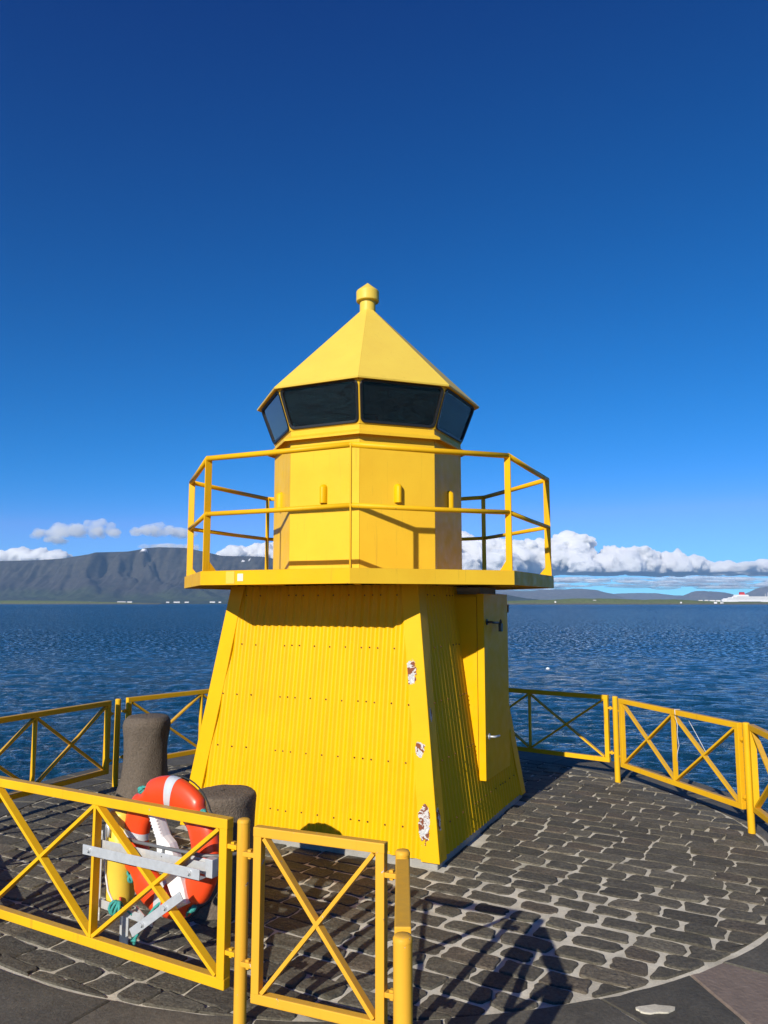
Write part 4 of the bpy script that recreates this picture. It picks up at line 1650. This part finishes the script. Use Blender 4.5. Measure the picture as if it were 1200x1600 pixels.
def build_line_case():
    """white case of the throwing line, inside the ring"""
    c = on_panel(0.487, 0.645, 0.085)
    root = empty('line_case', c)
    tag(root, 'white plastic throw-line case leaning inside the lifebuoy', 'line case')
    ax = (on_panel(0.685, 0.86, 0.16) - on_panel(0.455, 0.44, 0.16)).normalized()
    sd = PN.cross(ax).normalized()
    if sd.dot(PE) < 0:
        sd = -sd
    L = 0.50

    def P(u, v, d):
        return sd * u + ax * v + PN * d
    o = [(u_ * 0.84, v_) for u_, v_ in [(-0.026, 0.245), (0.026, 0.245), (0.030, 0.115), (0.064, 0.055), (0.068, -0.06), (0.062, -0.19), (0.048, -0.255), (-0.044, -0.255), (-0.062, -0.18), (-0.068, -0.03), (-0.062, 0.06), (-0.030, 0.11)]]
    b = MB()
    n = len(o)
    vs = []
    for s, d in ((0.80, -0.036), (0.96, -0.026), (1.0, 0.0), (0.96, 0.026), (0.80, 0.036)):
        vs += [P(u * s, v * (1 - (1 - s) * 0.25), d) for u, v in o]
    fs = [(l * n + i, l * n + (i + 1) % n, (l + 1) * n + (i + 1) % n, (l + 1) * n + i) for l in range(4) for i in range(n)]
    fs += [tuple(range(n)), tuple(4 * n + i for i in range(n))]
    b.add(vs, fs)
    b.build('case_body', 'white_plastic', root)
    # ribs of the grip and the small vents
    for k in range(6):
        v = 0.13 + k * 0.017
        MB().box(P(0, v, -0.031), (0.047, 0.012, 0.007), Matrix((sd, PN, ax)).transposed(), 0.002).build('grip_rib', 'white_plastic', root)
    for k in range(5):
        MB().box(P(0.012, 0.03 - k * 0.022, -0.0365), (0.034, 0.003, 0.006), Matrix((sd, PN, ax)).transposed()).build('vent_slot', 'grey_plastic', root)
    MB().box(P(0, 0.245, 0), (0.075, 0.05, 0.022), Matrix((sd, PN, ax)).transposed(), 0.006).build('end_cap', 'tape', root)
    MB().tube([P(0.02, -0.235, 0), P(0.05, -0.27, 0.01), P(0.02, -0.30, 0.02)], 0.005, 6).build('lanyard', 'teal_rope', root)


build_line_case()


def build_bracket():
    root = empty('lifebuoy_bracket', on_panel(0.6, 0.3, 0))
    tag(root, 'galvanised steel bracket of bars bolted to the foreground fence panel', 'bracket')
    base = root.location.copy()

    def Q(u, z, d):
        return on_panel(u, z, d) - base

    def flat(u0, z0, u1, z1, d, w, th, nm):
        a, b_ = Q(u0, z0, d), Q(u1, z1, d)
        return MB().beam(a, b_, w, th, PN, 0.0015).build(nm, 'galv', root)

    def bolt(u, z, d, par):
        p = Q(u, z, d)
        b = MB().tube([p, p - PN * 0.004], 0.015, 14)
        b.tube([p - PN * 0.004, p - PN * 0.014], 0.0105, 6)
        b.build('bolt', 'galv', par)
    # front angle bar across the panel
    f = flat(1.035, 0.635, 0.165, 0.640, -0.034, 0.052, 0.006, 'front_bar')
    MB().beam(Q(1.035, 0.611, -0.010), Q(0.165, 0.616, -0.010), 0.005, 0.046, PN, 0.001).build('front_bar_flange', 'galv', f)
    bolt(0.985, 0.636, -0.037, f)
    bolt(0.235, 0.640, -0.037, f)
    r_ = flat(1.01, 0.648, 0.135, 0.648, 0.036, 0.058, 0.006, 'rear_bar')
    MB().box(Q(0.15, 0.66, 0.036), (0.05, 0.045, 0.09), Matrix((PE, PN, Vector((0, 0, 1)))).transposed(), 0.003).build('end_clamp', 'galv', root)
    # upright strip with a hook on top
    v = flat(1.005, 0.72, 1.005, 0.235, 0.055, 0.048, 0.006, 'upright_strip')
    bolt(1.005, 0.262, 0.052, v)
    bolt(1.005, 0.70, 0.052, v)
    MB().tube([Q(0.965, 0.58, 0.06), Q(0.965, 0.735, 0.06), Q(0.955, 0.755, 0.06), Q(0.94, 0.74, 0.06), Q(0.94, 0.69, 0.06)], 0.010, 8).build('hook', 'galv', root)
    # lower arms
    flat(1.00, 0.335, 0.56, 0.310, 0.046, 0.045, 0.006, 'lower_arm')
    MB().beam(Q(0.60, 0.325, 0.02), Q(0.72, 0.335, 0.075), 0.045, 0.006, Vector((0, 0, 1)).cross(PE), 0.001).build('arm_web', 'galv', root)
    d1 = flat(0.635, 0.270, 0.285, 0.520, -0.033, 0.046, 0.006, 'clamp_plate')
    bolt(0.555, 0.328, -0.036, d1)
    bolt(0.395, 0.442, -0.036, d1)
    # grey cradle tube that carries the ring
    pts = [Q(0.80, 0.70, 0.06), Q(0.70, 0.70, 0.05), Q(0.45, 0.70, 0.05), Q(0.22, 0.70, 0.06), Q(0.13, 0.70, 0.10), Q(0.09, 0.70, 0.18), Q(0.11, 0.70, 0.26), Q(0.20, 0.70, 0.30)]
    MB().tube(pts, 0.0095, 10).build('cradle_tube', 'grey_plastic', root)
    MB().tube([Q(0.50, 0.70, 0.05), Q(0.50, 0.655, 0.04)], 0.009, 8).build('tube_stay', 'grey_plastic', root)
    # teal lashing on the lower arm and its tail
    b = MB()
    c = Q(0.835, 0.33, 0.045)
    for k in range(4):
        cc = c + PE * (k - 1.5) * 0.018
        b.tube([cc + (PN * math.cos(2 * math.pi * j / 10) * 0.020 + Vector((0, 0, 1)) * math.sin(2 * math.pi * j / 10) * 0.036) + PE * 0.012 * math.sin(j + k) for j in range(10)], 0.0085, 7, closed=True)
    b.tube([c, c - PE * 0.07 + Vector((0, 0, 0.01)), c - PE * 0.12 - Vector((0, 0, 0.01))], 0.007, 7)
    b.build('rope_lashing', 'teal_rope', root)
    b = MB()
    pts = [Q(0.53, 0.42, 0.10), Q(0.58, 0.37, 0.07), Q(0.62, 0.30, 0.04), Q(0.645, 0.24, 0.02), Q(0.66, 0.21, 0.01)]
    b.tube(pts, 0.008, 8)
    b.tube([pts[-1] + Vector((random.uniform(-.012, .012), random.uniform(-.012, .012), random.uniform(-.02, .02))) for _ in range(9)], 0.009, 7)
    b.build('rope_tail', 'teal_rope', root)


build_bracket()


def build_tube_post():
    c = on_panel(0.93, 0, 0.15)
    root = empty('yellow_tube', (c.x, c.y, 0))
    tag(root, 'upright yellow plastic tube beside the lifebuoy, pale hose along it', 'tube')
    MB().lathe([(0.0, 0.245), (0.028, 0.245), (0.055, 0.26), (0.072, 0.30), (0.080, 0.36), (0.080, 0.60), (0.083, 0.605), (0.083, 0.635), (0.080, 0.64), (0.080, 0.80), (0.072, 0.825), (0.0, 0.83)], n=28).build('body', 'yellow_plastic', root)
    MB().tube([(-0.075, -0.04, 0.78), (-0.084, -0.045, 0.66), (-0.074, -0.05, 0.50), (-0.045, -0.072, 0.40), (0.0, -0.084, 0.325), (0.03, -0.078, 0.30)], 0.006, 8).build('hose', 'cord', root)
    MB().tube([(0.03, -0.082, 0.30), (0.03, -0.086, 0.37)], 0.007, 8).build('hose_end', 'bulb', root)
    # stand that carries the tube
    b = MB()
    b.box((0, 0.095, 0.40), (0.05, 0.012, 0.82), bev=0.002)
    b.box((0, 0.06, 0.70), (0.13, 0.06, 0.03), bev=0.003)
    b.build('stand', 'galv', root)


build_tube_post()


def build_cords():
    A, B = Vector((2.66, 8.85, 0)), Vector((3.19, 7.06, 0))
    e = (B - A).normalized()
    n = Vector((e.y, -e.x, 0))
    if n.dot(A) > 0:
        n = -n
    c = A + e * 1.0
    root = empty('loose_cord', c + Vector((0, 0, 0.5)))
    tag(root, 'thin pale cord tied round the top rail of the right fence panel', 'cord')
    def Q(x, z, d):
        return e * x + n * d + Vector((0, 0, z - 0.5))
    MB().tube([Q(0.0, 0.945, 0.03), Q(0.0, 0.90, 0.03), Q(0.002, 0.885, 0), Q(0.0, 0.90, -0.03), Q(0, 0.945, -0.03), Q(0, 0.9445, 0)], 0.004, 6, closed=True).build('loop', 'cord', root)
    MB().tube([Q(0.0, 0.885, 0.03), Q(0.04, 0.80, 0.035), Q(0.03, 0.70, 0.035), Q(0.05, 0.60, 0.035), Q(0.02, 0.53, 0.035), Q(0.01, 0.44, 0.035)], 0.0028, 6).build('hanging_end', 'cord', root)
    MB().tube([Q(0.10, 0.885, -0.03), Q(0.25, 0.70, -0.04), Q(0.42, 0.50, -0.04), Q(0.62, 0.32, -0.03)], 0.0028, 6).build('long_end', 'cord', root)


build_cords()


# ------------------------------------------------------------------ far shore things
def house(px, D, w, dp, hgt, z, label, group, n=0):
    c = bearing(px, 943, D)
    root = empty('house', (c.x, c.y, z), R(random.uniform(-25, 25)))
    tag(root, label, 'building', group)
    MB().box((0, 0, hgt / 2), (w, dp, hgt)).build('wall', 'house_white', root)
    MB().prism([(-dp / 2 - .3, hgt), (dp / 2 + .3, hgt), (0, hgt + dp * 0.28)], lambda u, v, e: (e, u, v), -w / 2 - .3, w / 2 + .3).build('roof', 'house_roof', root)


random.seed(21)
for i, (px, w, lab) in enumerate([(62, 18, 'small white house alone on the left shore under the mountain'), (126, 34, 'white farm building on the mountain shore, right of the lone house'), (140, 30, 'low white building between the farm and the long hall'), (190, 95, 'long white hall building at the foot of the mountain'), (203, 60, 'pale building joined to the right end of the long hall'), (262, 34, 'white building right of the long hall, first of three'), (276, 66, 'white building, second of three near the lighthouse'), (292, 46, 'white building, third of three nearest the lighthouse'), (332, 58, 'white building on the shore just left of the lighthouse wall'), (344, 30, 'smallest white building just left of the lighthouse wall')]):
    house(px, 8560, w, 22, 12 if w > 50 else 10, 9, lab, 'white buildings under the mountain')
for i, (px, D, w, z, lab) in enumerate([(868, 3790, 7, 6, 'tiny white house on the low island, leftmost'), (929, 3840, 16, 12, 'white farmhouse on the crest of the low island'), (1064, 3745, 6, 3, 'tiny white hut at the waterline of the island'), (1095, 4600, 24, 12, 'white building on the far town slope, left of the ship'), (1104, 4700, 22, 14, 'white building on the far town slope, second left of the ship'), (1113, 4600, 30, 12, 'white building on the far town slope, third left of the ship'), (1122, 4650, 26, 12, 'white building touching the stern of the white ship'), (1118, 3760, 14, 2, 'low white shed on the shore below the ship'), (1128, 3760, 12, 2, 'second low white shed on the shore below the ship')]):
    house(px, D, w, 9, 6 if w < 20 else 9, z, lab, 'white buildings on the right shore')


def build_ship():
    c = bearing(1128, 943, 4900)
    root = empty('cruise_ship', (c.x, c.y, SEA_Z), R(6))
    tag(root, 'large white cruise ship with red funnel at the far right', 'ship')
    root.scale = (1.25, 1.25, 1.25)

    def deckbox(x0, x1, z0, z1, w, nm, mt='white_metal', rake=0.0, par=root):
        pr = [(x0, z0), (x1, z0), (x1 - rake, z1), (x0 + rake * 0.6, z1)]
        return MB().prism(pr, lambda u, v, e: (u, e, v), -w / 2, w / 2).build(nm, mt, par)
    hull = MB()
    sec = [(0, 10, 4), (12, 15, 1), (60, 17, 0), (300, 17, 0), (350, 11, 0), (390, 0.6, -6)]
    vs, fs = [], []
    for (x, hw_, off) in sec:
        vs += [(x - (6 if x == 0 else 0), -hw_, 19), (x - (6 if x == 0 else 0), hw_, 19), (x + off, hw_ * 0.85, 0), (x + off, -hw_ * 0.85, 0)]
    for i in range(len(sec) - 1):
        for j in range(4):
            fs.append((i * 4 + j, i * 4 + (j + 1) % 4, (i + 1) * 4 + (j + 1) % 4, (i + 1) * 4 + j))
    fs += [(0, 1, 2, 3), tuple(20 + j for j in range(4))]
    hull.add(vs, fs)
    hl = hull.build('hull', 'white_metal', root)
    deckbox(80, 200, 11, 14, 34.6, 'boat_recess', 'ship_dark', 0, hl)
    for i, (x0, x1, z0, z1) in enumerate(((6, 345, 19, 25), (14, 335, 25, 30), (40, 320, 30, 35), (62, 300, 35, 40), (70, 140, 40, 48))):
        d = deckbox(x0, x1, z0 + 0.05, z1, 30 - i, 'deck', 'white_metal', 4)
        if i < 4:
            deckbox(x0 + 12, x1 - 14, z0 + 2.4, z0 + 3.6, 30.6 - i, 'window_band', 'ship_dark', 0, d)
    f = deckbox(96, 124, 48, 60, 12, 'funnel', 'red_metal', 4)
    deckbox(98, 120, 60, 62, 9, 'funnel_top', 'ship_dark', 1, f)
    MB().tube([(250, 0, 40), (250, 0, 62)], [1.6, 0.6], 6).build('mast', 'white_metal', root)
    MB().lathe([(0.1, 40), (4, 42), (5, 46), (3, 50), (0.1, 51)], (272, 0, 0), 12).build('radar_dome', 'white_metal', root)
    MB().tube([(236, 0, 40), (236, 0, 55)], [1.2, 0.5], 6).build('mast', 'white_metal', root)


build_ship()

c = bearing(853, 1040, 57)
fl = empty('float', (11.85, 56.5, SEA_Z))
tag(fl, 'small white float bobbing on the sea right of the door', 'float')
MB().lathe([(0.0, -0.06), (0.10, -0.04), (0.14, 0.02), (0.12, 0.07), (0.06, 0.10), (0.0, 0.105)], n=16).build('body', 'buoy', fl)
MB().tube([(0, 0, 0.09), (0, 0, 0.13)], 0.03, 8).build('ring_stub', 'buoy', fl)


# ------------------------------------------------------------------ air
def build_haze():
    b = MB()
    x0, x1, y0, y1, z0, z1 = -14000, 16500, -1500, 24600, -12, 930
    vs = [(x, y, z) for x in (x0, x1) for y in (y0, y1) for z in (z0, z1)]
    b.add(vs, [(0, 1, 3, 2), (4, 6, 7, 5), (0, 4, 5, 1), (2, 3, 7, 6), (0, 2, 6, 4), (1, 5, 7, 3)])
    t = NT('haze_air')
    t.t.nodes.remove(t.b)
    v = t.n('ShaderNodeVolumePrincipled')
    v.inputs['Color'].default_value = (0.36, 0.63, 1.0, 1)
    v.inputs['Density'].default_value = 2.9e-5
    v.inputs['Anisotropy'].default_value = 0.0
    t.l(v.outputs[0], t.out.inputs['Volume'])
    M['haze'] = t.m
    o = b.build('haze', 'haze')
    tag(o, 'thin blue air haze over the bay', kind='stuff')
    return o


build_haze()
